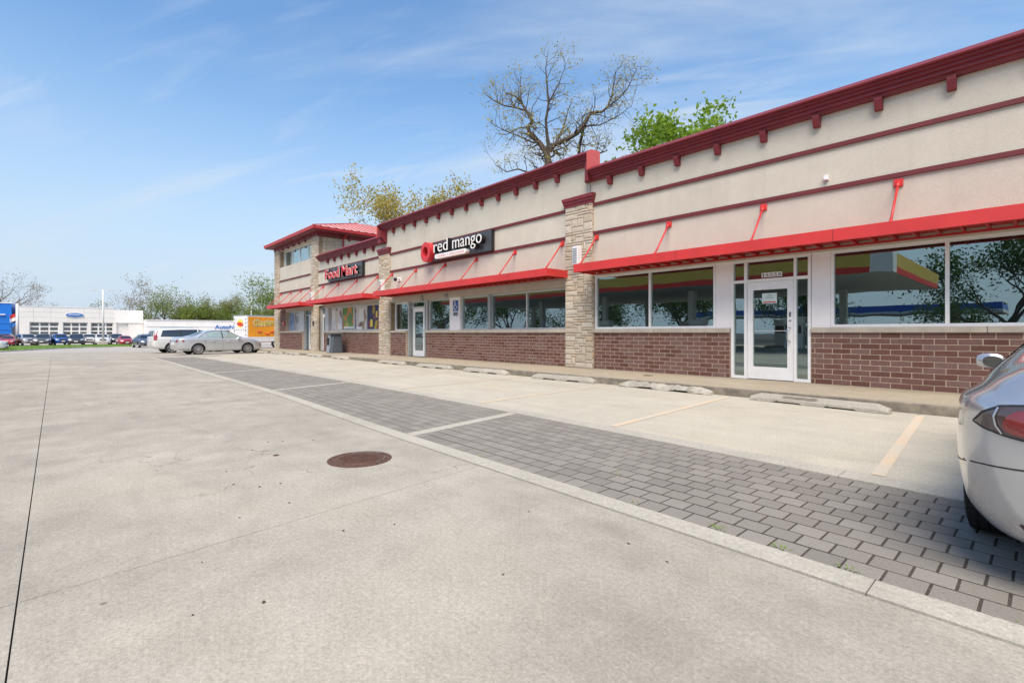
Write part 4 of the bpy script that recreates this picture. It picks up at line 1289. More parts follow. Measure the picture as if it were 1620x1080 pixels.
MB().box(-30.05, -29.97, F - .176, F - .1705, 1.68, 1.74).build('button', 'aluminium', t_)
t_ = tag(empty('hose_tap', (-36.5, F, .3)), 'small metal tap low on the brickwork at the tower corner', 'tap')
MB().tube([(-36.5, F, .42), (-36.5, F - .1, .42), (-36.5, F - .13, .36)], .022, 6).build('pipe', 'aluminium', t_)
MB().tube([(-36.56, F - .1, .45), (-36.44, F - .1, .45)], .014, 6).build('handle', 'aluminium', t_)

# window posters hang just behind the glass
def poster_thing(x0, x1, z0, z1, mat, label, extra=None):
    t_ = tag(empty('window_poster', ((x0 + x1) / 2, F + .3, z0)), label, 'poster', 'posters behind the food shop windows')
    MB().box(x0, x1, YI + .0425, YI + .0465, z0, z1).build('sheet', mat, t_)
    mb = MB(); rr = random.Random(int(-x0 * 10))
    if extra:
        for (u0, u1, v0, v1) in extra[1]:
            MB().box(lerp(x0, x1, u0), lerp(x0, x1, u1), YI + .0385, YI + .0415, lerp(z0, z1, v0), lerp(z0, z1, v1)).build(extra[2], extra[0], t_)
    return t_
poster_thing(-28.15, -26.65, 1.33, 2.56, 'poster_food', 'mostly white food poster in the window nearest the narrow door', ('paper_white', [(.55, .95, .05, .3), (.1, .35, .4, .9)], 'white_block'))
poster_thing(-26.5, -25.1, 1.40, 2.56, 'poster_fruit', 'green and orange poster in the food shop window', ('paper_white', [(.05, .95, .0, .1)], 'white_block'))
poster_thing(-24.9, -23.6, 1.33, 2.56, 'poster_coffee', 'white poster with brown food pictures between green and navy posters', ('paper_white', [(.3, .75, .35, .9), (.05, .6, .02, .14)], 'white_block'))
poster_thing(-23.45, -21.74, 1.33, 2.56, 'poster_navy', 'navy blue poster with yellow bottle shapes beside the stone pilaster', ('logo_yellow', [(.72, .92, .06, .42), (.15, .3, .12, .42), (.5, .6, .5, .75)], 'bottle_picture'))
poster_thing(-35.4, -34.4, 1.33, 2.5, 'poster_sky', 'blue poster in the left half of the tower window')
poster_thing(-34.28, -33.38, 1.33, 2.5, 'poster_pale', 'pale grey printed poster in the right half of the tower window')

# litter bin
bx0, bx1, by0, by1, bz = -26.05, -25.2, 10.2, 10.75, SW(-25.6)
tb = tag(empty('litter_bin', (-25.3, 10.3, bz)), 'dark grey litter bin with pale front panel by the poster windows', 'litter bin')
mb = MB()
for (z, ix, iy0, iy1) in ((0, 0, 0, 0), (.08, -.0, 0, 0), (.75, .10, .06, .02), (.98, .16, .11, .04)):
    mb.v += [(bx0 + ix, by0 + iy0, bz + z), (bx1 - ix * .5, by0 + iy0, bz + z), (bx1 - ix * .5, by1 - iy1, bz + z), (bx0 + ix, by1 - iy1, bz + z)]
for i in range(3):
    for k in range(4): mb.f.append((i * 4 + k, i * 4 + (k + 1) % 4, (i + 1) * 4 + (k + 1) % 4, (i + 1) * 4 + k))
mb.f += [(12, 13, 14, 15), (3, 2, 1, 0)]
bevel(mb.build('body', 'bin_grey', tb), .02)
bevel(MB().box(bx0 + .06, bx1 + .02, by0 - .02, by1 + .01, bz + .985, bz + 1.06).build('lid', 'bin_grey', tb), .02)
mb = MB().add([(bx0 + .03, by0 - .012, bz + .03), (bx0 + .46, by0 - .012, bz + .03), (bx0 + .50, by0 + .05, bz + .97), (bx0 + .19, by0 + .05, bz + .97),
               (bx0 + .03, by0 + .02, bz + .03), (bx0 + .46, by0 + .02, bz + .03), (bx0 + .50, by0 + .09, bz + .97), (bx0 + .19, by0 + .09, bz + .97)],
              [(0, 1, 2, 3), (0, 3, 7, 4), (1, 5, 6, 2), (3, 2, 6, 7)])
mb.build('front_panel', 'bin_light', tb)
MB().box(bx0 + .14, bx0 + .40, by0 + .0, by0 + .035, bz + .42, bz + .80).build('opening', 'dark_void', tb)

# scrap of cover plate lying on the sidewalk
t_ = tag(empty('utility_plate', (-6.42, 10.2, .15)), 'small dark metal utility plate in the sidewalk beside the brick wall', 'plate')
MB().lathe([(.105, 0), (.105, .006), (.08, .008), (.0001, .008)], 16, 'z', (-6.42, 10.2, .151)).build('cover', 'rust', t_)
MB().lathe([(.12, 0), (.12, .004), (.107, .004)], 16, 'z', (-6.42, 10.2, .151)).build('rim', 'rust_worn', t_)

# ------------------------------------------------------------------ vehicles
def loft(sp, nx, sub):
    """body skin from side-view and plan curves; x runs forward, z up"""
    L = sp['L']; xs = []
    for i in range(nx + 1):
        u = i / nx
        xs.append(-L / 2 + L * (u - .42 * math.sin(2 * math.pi * u) / (2 * math.pi)))
    def section(x):
        zt, zb, z0, w, wt = (smooth_interp(sp[k], x) for k in ('zt', 'zb', 'z0', 'w', 'wt'))
        zt = max(zt, zb + .012); wt = min(wt, w * .95)
        dr = min(.07, .35 * (zt - zb))
        hb = zb - z0
        tk = smooth_interp(sp['tuck'], x) if 'tuck' in sp else 0.0
        sh = (w * sp.get('shw', .962), zb)
        re = (wt, zt - dr)
        g1 = (lerp(sh[0], re[0], .33) + .018 * min(1, (zt - zb) / .3), lerp(sh[1], re[1], .36))
        g2 = (lerp(sh[0], re[0], .68) + .018 * min(1, (zt - zb) / .3), lerp(sh[1], re[1], .72))
        pts = [(0, z0), (w * (.55 - .2 * tk), z0), (w * (.86 - .32 * tk), z0 + (.02 + .04 * tk) * hb), (w * (.955 - .23 * tk), z0 + (.12 + .04 * tk) * hb), (w * (.985 - .09 * tk), z0 + .30 * hb), (w, z0 + .55 * hb), (w * .995, z0 + .78 * hb), (w * .985, z0 + .92 * hb), sh, g1, g2, re, (wt * .82, zt - dr * .42), (wt * .45, zt - dr * .08), (0, zt)]
        res = []
        n = len(pts)
        for i in range(n - 1):
            p0, p1, p2, p3 = pts[max(i - 1, 0)], pts[i], pts[i + 1], pts[min(i + 2, n - 1)]
            if i == 0: p0 = (-pts[1][0], pts[1][1])
            if i == n - 2: p3 = (-pts[n - 2][0], pts[n - 2][1])
            for k in range(sub):
                t = k / sub
                res.append(tuple(.5 * ((2 * p1[c]) + (-p0[c] + p2[c]) * t + (2 * p0[c] - 5 * p1[c] + 4 * p2[c] - p3[c]) * t * t + (-p0[c] + 3 * p1[c] - 3 * p2[c] + p3[c]) * t ** 3) for c in (0, 1)))
        res.append(pts[-1])
        return res
    mb = MB(); m = None
    for x in xs:
        s = section(x)
        ringp = [(x, y, z) for y, z in s] + [(x, -y, z) for y, z in s[-2:0:-1]]
        m = len(ringp); mb.v += ringp
    for i in range(nx):
        for k in range(m):
            mb.f.append((i * m + k, (i + 1) * m + k, (i + 1) * m + (k + 1) % m, i * m + (k + 1) % m))
    # close both ends with a shrunken ring
    for e, base in ((-1, 0), (1, nx * m)):
        ring_ = [Vector(mb.v[base + k]) for k in range(m)]
        c = sum(ring_, Vector()) / m
        b2 = len(mb.v)
        mb.v += [tuple(c + (q - c) * .6 + Vector((e * .018, 0, 0))) for q in ring_]
        for k in range(m):
            q = (base + k, base + (k + 1) % m, b2 + (k + 1) % m, b2 + k)
            mb.f.append(q if e < 0 else q[::-1])
        mb.v.append(tuple(c + Vector((e * .024, 0, 0)))); cc = len(mb.v) - 1
        for k in range(m):
            q = (b2 + k, b2 + (k + 1) % m, cc)
            mb.f.append(q if e < 0 else q[::-1])
    return mb
def inside(poly, x, y):
    r_ = False; n = len(poly)
    for i in range(n):
        (x1, y1), (x2, y2) = poly[i], poly[(i + 1) % n]
        if (y1 > y) != (y2 > y) and x < (x2 - x1) * (y - y1) / (y2 - y1) + x1: r_ = not r_
    return r_
def densify(poly, st, closed=True):
    res = []; n = len(poly)
    for i in range(n if closed else n - 1):
        a, b = Vector(poly[i]), Vector(poly[(i + 1) % n])
        k = max(1, int((b - a).length / st))
        res += [tuple(a + (b - a) * (j / k)) for j in range(k)]
    if not closed: res.append(poly[-1])
    return res
def smooth_poly(poly, it=2):
    for _ in range(it):
        r_ = []
        for i in range(len(poly)):
            a, b = Vector(poly[i]), Vector(poly[(i + 1) % len(poly)])
            r_ += [tuple(a * .75 + b * .25), tuple(a * .25 + b * .75)]
        poly = r_
    return poly
class Car:
    def __init__(s, name, sp, loc, heading, label, cat, group=None, nx=64, sub=3, paintm='paint_silver', under='black_plastic'):
        s.sp = sp
        s.root = tag(empty(name, loc, heading), label, cat, group)
        mb = loft(sp, nx, sub)
        s.bvh = BVHTree.FromPolygons([Vector(v) for v in mb.v], mb.f)
        me = mb.mesh('body', paintm, True)
        o = bpy.data.objects.new('body', me); COL.objects.link(o)
        # wheel openings
        cut = MB(); r_ = sp['wr'] + sp.get('arch', .055)
        for wx in sp['wx']:
            for sd in (-1, 1):
                W = sp['W']; n = 28
                pr = [(wx + r_ * math.cos(2 * math.pi * k / n), sp['wr'] + r_ * math.sin(2 * math.pi * k / n)) for k in range(n)]
                cut.prism(pr, 'y', *sorted((sd * (W - .34), sd * (W + .3))))
        co = bpy.data.objects.new('cut', cut.mesh('cut', 'dark_void')); COL.objects.link(co); fix_normals(co)
        md = o.modifiers.new('b', 'BOOLEAN'); md.operation = 'DIFFERENCE'; md.object = co; md.solver = 'EXACT'
        try: md.material_mode = 'TRANSFER'
        except Exception: pass
        dg = bpy.context.evaluated_depsgraph_get()
        nm = bpy.data.meshes.new_from_object(o.evaluated_get(dg)); nm.name = 'body'
        o.modifiers.clear(); old = o.data; o.data = nm; bpy.data.meshes.remove(old)
        bpy.data.objects.remove(co)
        nm.polygons.foreach_set('use_smooth', [True] * len(nm.polygons))
        try: nm.set_sharp_from_angle(angle=R(38))
        except Exception: pass
        o.parent = s.root
        s.body = o
    def hit(s, axis, sg, a, b):
        if axis == 'y': org, d = Vector((a, sg * 4, b)), Vector((0, -sg, 0))
        elif axis == 'x': org, d = Vector((sg * 6, a, b)), Vector((-sg, 0, 0))
        else: org, d = Vector((a, b, 6)), Vector((0, 0, -1))
        h, nrm, _, _ = s.bvh.ray_cast(org, d)
        if h is None: return None
        if nrm.dot(d) > 0: nrm = -nrm
        return h, nrm
    def decal(s, name, mat, poly, axis, sg=1, off=.004, st=.06, parent=None, rnd_=0):
        if rnd_: poly = smooth_poly(poly, rnd_)
        bd = densify(poly, st)
        x0, x1 = min(p[0] for p in bd), max(p[0] for p in bd); y0, y1 = min(p[1] for p in bd), max(p[1] for p in bd)
        pts = list(bd); x = x0 + st * .5
        while x < x1:
            y = y0 + st * .5
            while y < y1:
                if inside(bd, x, y) and min((Vector((x, y)) - Vector(q)).length for q in bd) > st * .35: pts.append((x, y))
                y += st
            x += st
        n = len(bd)
        r_ = delaunay_2d_cdt([Vector(p) for p in pts], [(i, (i + 1) % n) for i in range(n)], [], 1, 1e-5)
        V = []; ok = []
        for p in r_[0]:
            h = s.hit(axis, sg, p[0], p[1])
            if h is None: V.append((0, 0, 0)); ok.append(False)
            else: V.append(tuple(h[0] + h[1] * off)); ok.append(True)
        Fc = [tuple(f_) for f_ in r_[2] if all(ok[i] for i in f_)]
        mb = MB(); mb.v = V; mb.f = Fc
        o = mb.build(name, mat, parent or s.root, smooth=True, local=True)
        fix_normals(o)
        # make it face outwards
        me = o.data
        acc = sum((p.normal.y * p.center.y if axis == 'y' else p.normal.x * sg if axis == 'x' else p.normal.z) for p in me.polygons)
        if acc < 0: me.flip_normals()
        return o
    def ribbon(s, name, mat, line, w, axis, sg=1, off=.002, st=.05, parent=None):
        ln = densify(line, st, False); V = []; Fc = []
        for i, p in enumerate(ln):
            a, b = Vector(ln[max(i - 1, 0)]), Vector(ln[min(i + 1, len(ln) - 1)])
            d = (b - a).normalized(); nn = Vector((-d.y, d.x)) * (w / 2)
            q = []
            for e in (-1, 1):
                h = s.hit(axis, sg, p[0] + nn.x * e, p[1] + nn.y * e)
                q.append(tuple(h[0] + h[1] * off) if h else None)
            V.append(q)
        mb = MB()
        for a, b in zip(V, V[1:]):
            if None in a or None in b: continue
            mb.quad(a[0], b[0], b[1], a[1])
        if not mb.v: return None
        return mb.build(name, mat, parent or s.root, local=True)
    def wheels(s, rim='alloy', spokes=10, rimr=.68, tread=False, nseg=28, style=0, sides=(-1, 1)):
        sp = s.sp; r_, tw = sp['wr'], sp.get('tw', .21)
        for wx in sp['wx']:
            for sd in sides:
                yo = sd * (sp['W'] - sp.get('inset', .035)); yi = yo - sd * tw
                c = (wx, 0, r_ - .004)
                w = tag(empty('wheel', (0, 0, 0), 0), None); w.parent = s.root
                rr_ = r_ * rimr
                prof = [(rr_ * .98, yi), (r_ * .93, yi), (r_ * .985, yi + sd * .02), (r_, yi + sd * .05), (r_, yo - sd * .05), (r_ * .985, yo - sd * .022), (r_ * .93, yo), (rr_ * 1.02, yo - sd * .002), (rr_ * .98, yo - sd * .02)]
                mb = MB().lathe(prof, nseg, 'y', c)
                fix_normals(mb.build('tyre', 'rubber', w, smooth=True, local=True))
                if tread:
                    tb_ = MB()
                    for q in range(60):
                        a = 2 * math.pi * q / 60
                        for (ya, yb) in ((.012, .05), (.058, .096), (.104, .142), (.150, .188), (.196, .234)):
                            y_0, y_1 = yi + sd * ya, yi + sd * yb
                            ca, sa = math.cos(a), math.sin(a); cb, sb = math.cos(a + .085), math.sin(a + .085)
                            R0, R1 = r_ - .004, r_ + .007
                            tb_.add([(wx + R0 * ca, y_0, c[2] + R0 * sa), (wx + R0 * cb, y_0, c[2] + R0 * sb), (wx + R0 * cb, y_1, c[2] + R0 * sb), (wx + R0 * ca, y_1, c[2] + R0 * sa),
                                     (wx + R1 * ca, y_0, c[2] + R1 * sa), (wx + R1 * cb, y_0, c[2] + R1 * sb), (wx + R1 * cb, y_1, c[2] + R1 * sb), (wx + R1 * ca, y_1, c[2] + R1 * sa)],
                                    [(4, 5, 6, 7), (0, 1, 5, 4), (1, 2, 6, 5), (2, 3, 7, 6), (3, 0, 4, 7)])
                    fix_normals(tag(tb_.build('tread_blocks', 'rubber', w, local=True), kind='stuff'))
                mb = MB().lathe([(.0001, yo - sd * .055), (rr_ * .86, yo - sd * .055), (rr_ * .87, yo - sd * .10)], nseg, 'y', c)
                fix_normals(mb.build('brake_disc', 'black_plastic', w, local=True))
                mb = MB().lathe([(rr_ * .99, yo - sd * .008), (rr_ * .93, yo - sd * .004), (rr_ * .88, yo - sd * .022), (rr_ * .86, yo - sd * .05)], nseg, 'y', c)
                for q in range(spokes):
                    a = 2 * math.pi * q / spokes + .2
                    d = Vector((math.cos(a), 0, math.sin(a))); t_ = Vector((-math.sin(a), 0, math.cos(a)))
                    wi, wo = (.030, .022) if spokes < 9 else (.012, .014)
                    wi *= rr_ / .22; wo *= rr_ / .22
                    C = Vector(c); Y0 = Vector((0, yo - sd * .03, 0)); Y1 = Vector((0, yo - sd * .012, 0)); Y2 = Vector((0, yo - sd * .05, 0))
                    p_ = [C + d * rr_ * .15 - t_ * wi + Y0, C + d * rr_ * .15 + t_ * wi + Y0, C + d * rr_ * .9 + t_ * wo + Y1, C + d * rr_ * .9 - t_ * wo + Y1]
                    b_ = [C + d * rr_ * .15 - t_ * wi + Y2, C + d * rr_ * .15 + t_ * wi + Y2, C + d * rr_ * .9 + t_ * wo + Y2, C + d * rr_ * .9 - t_ * wo + Y2]
                    mb.add([tuple(v) for v in p_ + b_], [(0, 1, 2, 3), (0, 4, 5, 1), (2, 6, 7, 3), (1, 5, 6, 2), (3, 7, 4, 0)])
                mb.lathe([(.0001, yo - sd * .02), (rr_ * .16, yo - sd * .02), (rr_ * .22, yo - sd * .045)], 14, 'y', c)
                fix_normals(mb.build('rim', rim, w, local=True))
    def mirror(s, x, z, sd, mat, w=.19, h=.13, y=None, glassm='car_glass'):
        y = y if y is not None else s.sp['W'] * .95
        m_ = empty('mirror'); m_.parent = s.root
        mb = MB(); n = 12
        for (xx, k) in ((x + .11, .25), (x + .085, .72), (x + .03, .98), (x - .02, 1.0), (x - .035, .93)):
            mb.v += [(xx, sd * (y + w / 2 + .03) + k * w / 2 * math.cos(2 * math.pi * q / n) * (1.0), z + k * h / 2 * math.copysign(abs(math.sin(2 * math.pi * q / n)) ** .55, math.sin(2 * math.pi * q / n))) for q in range(n)]
        for i in range(4):
            for q in range(n): mb.f.append((i * n + q, i * n + (q + 1) % n, (i + 1) * n + (q + 1) % n, (i + 1) * n + q))
        mb.f.append(tuple(range(n))); mb.f.append(tuple(range(4 * n, 5 * n)))
        fix_normals(mb.build('mirror_shell', mat, m_, smooth=True, local=True))
        g_ = MB(); g_.v = [(x - .039, sd * (y + w / 2 + .012) + .70 * w / 2 * math.cos(2 * math.pi * q / n), z - .006 + .74 * h / 2 * math.copysign(abs(math.sin(2 * math.pi * q / n)) ** .75, math.sin(2 * math.pi * q / n))) for q in range(n)]
        g_.f = [tuple(range(n))]
        g_.build('mirror_glass', glassm, m_, local=True)
        MB().tube([(x + .03, sd * (y - .16), z - .06), (x + .03, sd * (y + .06), z - .035)], [.035, .025], 8).build('mirror_foot', 'black_plastic', m_, local=True)

# --- the silver hatchback at the right edge of the picture
SPH = dict(L=4.98, W=.98, wr=.352, shw=.915, wx=(-1.42, 1.54), tw=.245, inset=.02, arch=.045,
           zt=[(-2.49, .87), (-2.45, .98), (-2.40, 1.035), (-2.30, 1.055), (-2.0, 1.10), (-1.5, 1.235), (-.9, 1.36), (-.2, 1.42), (.35, 1.385), (.8, 1.24), (1.3, 1.02), (1.7, .95), (2.15, .86), (2.40, .72), (2.49, .55)],
           zb=[(-2.49, .78), (-2.42, .87), (-2.30, .895), (-1.9, .89), (-1.4, .875), (-.6, .86), (.4, .86), (1.2, .87), (1.8, .83), (2.2, .74), (2.42, .60), (2.49, .48)],
           z0=[(-2.49, .37), (-2.455, .255), (-2.35, .205), (-2.0, .19), (2.0, .17), (2.35, .2), (2.49, .32)],
           w=[(-2.49, .66), (-2.455, .745), (-2.39, .825), (-2.25, .905), (-2.0, .955), (-1.6, .982), (-1.2, .982), (0, .955), (1.1, .955), (1.7, .95), (2.1, .87), (2.35, .68), (2.46, .48), (2.49, .38)],
           tuck=[(-2.49, .22), (-2.25, .16), (-1.95, .04), (-1.7, 0), (2.49, 0)],
           wt=[(-2.49, .52), (-2.3, .68), (-2.0, .70), (-1.5, .64), (-.8, .585), (.2, .585), (.8, .64), (1.3, .72), (2.1, .66), (2.49, .35)])
c = Car('parked_car', SPH, (.675, 5.50, .0), R(90 - 1.5), 'shiny silver hatchback parked nose-in at the right edge, seen from behind', 'car', 'cars parked by the shops', nx=110, sub=5, paintm='paint_silver')
c.wheels('alloy', 10, .72, tread=True, nseg=48)
for sd in (1, -1):
    c.decal('side_window', 'car_glass', [(-1.62, .955), (-1.05, 1.235), (-.2, 1.335), (.38, 1.29), (.78, 1.14), (1.18, .925), (.2, .905), (-.8, .915)], 'y', sd, .004, .05)
    for ln in ([(-1.66, .945), (-.8, .90), (.2, .89), (1.22, .91)], [(-1.66, .945), (-1.07, 1.25), (-.2, 1.352), (.40, 1.306), (.80, 1.155), (1.22, .91)]):
        c.ribbon('window_trim', 'chrome', ln, .020, 'y', sd, .007)
    c.ribbon('door_seam', 'black_plastic', [(-.95, .90), (-1.02, .60), (-.88, .32)], .007, 'y', sd)
    c.ribbon('door_seam', 'black_plastic', [(.10, .885), (.12, .30)], .007, 'y', sd)
    c.ribbon('door_seam', 'black_plastic', [(1.12, .85), (1.16, .5), (1.0, .30)], .007, 'y', sd)
    c.ribbon('bumper_seam', 'black_plastic', [(-1.80, .495), (-1.95, .505), (-2.15, .525), (-2.28, .545)], .006, 'y', sd)
    s_ = 1 if sd > 0 else -1
    poly = [(.850, .752), (.815, .800), (.76, .832), (.66, .848), (.44, .848), (.36, .80), (.42, .712), (.56, .700), (.66, .702), (.745, .716), (.815, .735)]
    lm = c.decal('tail_lamp', 'tail_smoke', [(s_ * a, b) for a, b in poly], 'x', -1, .005, .02, rnd_=1)
    c.decal('lamp_red', 'tail_deep', [(s_ * a, b) for a, b in [(.752, .762), (.725, .812), (.66, .832), (.52, .834), (.50, .815), (.64, .805), (.685, .775), (.66, .735), (.52, .726), (.52, .713), (.66, .712), (.735, .725)]], 'x', -1, .009, .02, parent=lm, rnd_=1)
    c.decal('lamp_grey', 'tail_grey', [(s_ * a, b) for a, b in [(.645, .795), (.672, .770), (.65, .742), (.50, .735), (.47, .765), (.50, .795)]], 'x', -1, .008, .02, parent=lm, rnd_=1)
    c.ribbon('lamp_gap', 'paint_silver', [(s_ * a, b) for a, b in [(.762, .829), (.775, .79), (.768, .75), (.748, .718)]], .007, 'x', -1, .010, .02, parent=lm)
    c.ribbon('lamp_seam', 'black_plastic', [(s_ * a, b) for a, b in [(.853, .752), (.817, .803), (.76, .836), (.66, .852), (.44, .852)]], .008, 'x', -1, .006, .02)
    c.ribbon('lamp_seam', 'black_plastic', [(s_ * a, b) for a, b in [(.853, .752), (.815, .731), (.745, .712), (.66, .698), (.50, .697)]], .008, 'x', -1, .006, .02)
    c.decal('reflector', 'tail_dark', [(s_ * a, b) for a, b in [(.70, .33), (.48, .335), (.48, .31), (.68, .305)]], 'x', -1, .005, .03)
    c.decal('parking_sensor', 'paint_silver_old', [(s_ * (.665 + .014 * math.cos(q * .7)), .475 + .014 * math.sin(q * .7)) for q in range(9)], 'x', -1, .003, .02)
    c.mirror(.93, .905, sd, 'paint_silver', w=.20, h=.14, y=.945)
c.ribbon('bumper_seam', 'black_plastic', [(.90, .548), (.82, .562), (.66, .575), (.3, .585), (-.3, .585), (-.66, .575), (-.82, .562), (-.90, .548)], .007, 'x', -1, .002, .03)
c.decal('rear_window', 'car_glass', [(-2.15, .52), (-1.2, .50), (-.75, .46), (-.75, -.46), (-1.2, -.50), (-2.15, -.52)], 'z', 1, .004, .07)
c.decal('windscreen', 'car_glass', [(1.22, .60), (.45, .48), (.45, -.48), (1.22, -.60)], 'z', 1, .004, .08)
c.decal('diffuser', 'black_plastic', [(-.60, .40), (-.68, .30), (-.62, .275), (.62, .275), (.68, .30), (.60, .40)], 'x', -1, .006, .05)
c.decal('number_plate_recess', 'black_plastic', [(-.30, .74), (-.30, .60), (.30, .60), (.30, .74)], 'x', -1, .004, .05)
MB().box(-2.05, -1.2, -.60, .60, .20, .215).build('floor_pan', 'black_plastic', c.root, local=True)

# --- the silver saloon in front of the tower
SPS = dict(L=4.77, W=.91, wr=.325, wx=(-1.37, 1.38), tw=.2, inset=.03, arch=.05,
           zt=[(-2.385, .90), (-2.34, 1.0), (-2.2, 1.05), (-1.80, 1.085), (-1.45, 1.17), (-.95, 1.37), (-.35, 1.465), (.15, 1.455), (.55, 1.35), (1.05, 1.09), (1.3, 1.02), (1.8, .94), (2.15, .83), (2.33, .68), (2.385, .56)],
           zb=[(-2.385, .82), (-2.3, .92), (-2.0, .965), (-1, .955), (.4, .925), (1.2, .90), (1.8, .83), (2.2, .70), (2.385, .50)],
           z0=[(-2.385, .46), (-2.32, .34), (-2.1, .25), (-1.8, .20), (1.9, .19), (2.2, .21), (2.385, .34)],
           w=[(-2.385, .64), (-2.34, .74), (-2.2, .83), (-1.8, .89), (-1, .91), (1, .91), (1.7, .89), (2.1, .80), (2.3, .64), (2.385, .48)],
           wt=[(-2.385, .5), (-2.2, .62), (-1.8, .68), (-1.3, .62), (-.7, .575), (.2, .575), (.8, .63), (1.2, .70), (2, .62), (2.385, .36)])
c = Car('parked_car', SPS, (-34.72, 6.88, T(-34.7)), R(98), 'silver four-door saloon parked nose-in beside the tower, full side view', 'car', 'cars parked by the shops', nx=72, sub=3, paintm='paint_silver_old')
c.wheels('alloy', 15, .74, nseg=28)
for sd in (-1, 1):
    c.decal('side_window', 'car_glass_pale', [(-.02, .965), (-.02, 1.40), (.18, 1.39), (.50, 1.29), (.98, 1.005), (.96, .955)], 'y', sd, .004, .06)
    c.decal('side_window', 'car_glass_pale', [(-.09, .965), (-.09, 1.40), (-.38, 1.395), (-.80, 1.31), (-.98, 1.18), (-.98, .975)], 'y', sd, .004, .06)
    c.decal('side_window', 'car_glass_pale', [(-1.03, .98), (-1.03, 1.17), (-1.15, 1.12), (-1.32, 1.0)], 'y', sd, .004, .05)
    c.ribbon('window_trim', 'black_plastic', [(-1.38, .975), (-1.12, 1.17), (-.80, 1.335), (-.35, 1.425), (.18, 1.41), (.52, 1.31), (1.03, 1.0)], .022, 'y', sd, .006)
    c.ribbon('pillar', 'black_plastic', [(-.055, .96), (-.055, 1.41)], .055, 'y', sd, .006)
    for ln in ([(-.06, .95), (-.06, .27)], [(1.02, .93), (1.02, .55), (.95, .27)], [(-.98, .96), (-1.02, .70), (-.90, .3)]):
        c.ribbon('door_seam', 'black_plastic', ln, .009, 'y', sd)
    for x in (-.72, .20):
        h = c.hit('y', sd, x, .80)
        MB().tube([(x, h[0].y + sd * .01, .80), (x + .03, h[0].y + sd * .035, .80), (x + .17, h[0].y + sd * .035, .80), (x + .20, h[0].y + sd * .01, .80)], .014, 6).build('door_handle', 'paint_silver_old', c.root, local=True)
    c.ribbon('sill_trim', 'black_plastic', [(-.98, .24), (.98, .24)], .10, 'y', sd, .004)
    c.ribbon('sill_trim', 'black_plastic', [(-1.78, .30), (-2.2, .34)], .09, 'y', sd, .004)
    s_ = sd
    lm = c.decal('tail_lamp', 'tail_clear', [(-2.30, .72), (-2.30, .90), (-2.12, .885), (-2.02, .84), (-2.08, .755), (-2.2, .72)], 'y', sd, .005, .04)
    c.decal('lamp_red', 'tail_red', [(-2.12 + .065 * math.cos(q * .7), .812 + .06 * math.sin(q * .7)) for q in range(9)], 'y', sd, .009, .03, parent=lm)
    c.decal('tail_lamp', 'tail_red', [(s_ * .45, .74), (s_ * .45, .88), (s_ * .70, .885), (s_ * .70, .74)], 'x', -1, .005, .05)
    c.decal('head_lamp', 'head_lamp', [(1.98, .72), (1.94, .79), (2.10, .765), (2.25, .69), (2.27, .62), (2.12, .65)], 'y', sd, .005, .04)
    c.decal('head_lamp', 'head_lamp', [(s_ * .38, .60), (s_ * .40, .70), (s_ * .62, .72), (s_ * .66, .62)], 'x', 1, .005, .05)
    c.mirror(.80, .985, sd, 'paint_silver_old', w=.17, h=.12, y=.87)
c.decal('rear_window', 'car_glass', [(-1.68, .52), (-1.05, .46), (-1.05, -.46), (-1.68, -.52)], 'z', 1, .004, .08)
c.decal('windscreen', 'car_glass_pale', [(1.12, .58), (.42, .48), (.42, -.48), (1.12, -.58)], 'z', 1, .004, .08)
c.decal('grille', 'black_plastic', [(-.30, .66), (.30, .66), (.30, .42), (-.30, .42)], 'x', 1, .006, .06)
c.decal('number_plate', 'plastic_white', [(-.26, .72), (-.26, .60), (.26, .60), (.26, .72)], 'x', -1, .006, .06)

# --- the white estate behind it
SPV = dict(L=4.82, W=.94, wr=.35, wx=(-1.40, 1.42), tw=.21, inset=.03, arch=.055,
           zt=[(-2.41, 1.02), (-2.37, 1.30), (-2.28, 1.52), (-2.12, 1.62), (-1.7, 1.665), (-.5, 1.70), (.2, 1.68), (.6, 1.56), (1.1, 1.21), (1.35, 1.12), (1.85, 1.05), (2.2, .95), (2.36, .78), (2.41, .62)],
           zb=[(-2.41, .95), (-2.34, 1.02), (-2.0, 1.05), (-1, 1.03), (.4, 1.0), (1.2, .98), (1.9, .92), (2.25, .80), (2.41, .55)],
           z0=[(-2.41, .48), (-2.34, .36), (-2.1, .28), (1.9, .26), (2.2, .28), (2.41, .40)],
           w=[(-2.41, .76), (-2.36, .84), (-2.2, .90), (-1.6, .94), (1, .94), (1.8, .91), (2.15, .82), (2.34, .66), (2.41, .5)],
           wt=[(-2.41, .60), (-2.3, .66), (-2.0, .665), (-.8, .655), (.2, .645), (.8, .68), (1.2, .74), (2, .68), (2.41, .4)])
c = Car('parked_car', SPV, (-40.2, 6.35, T(-40.2)), R(97), 'white estate car with tall red tail lamps, parked behind the silver saloon', 'car', 'cars parked by the shops', nx=64, sub=3, paintm='paint_white')
c.wheels('alloy', 7, .72, nseg=24)
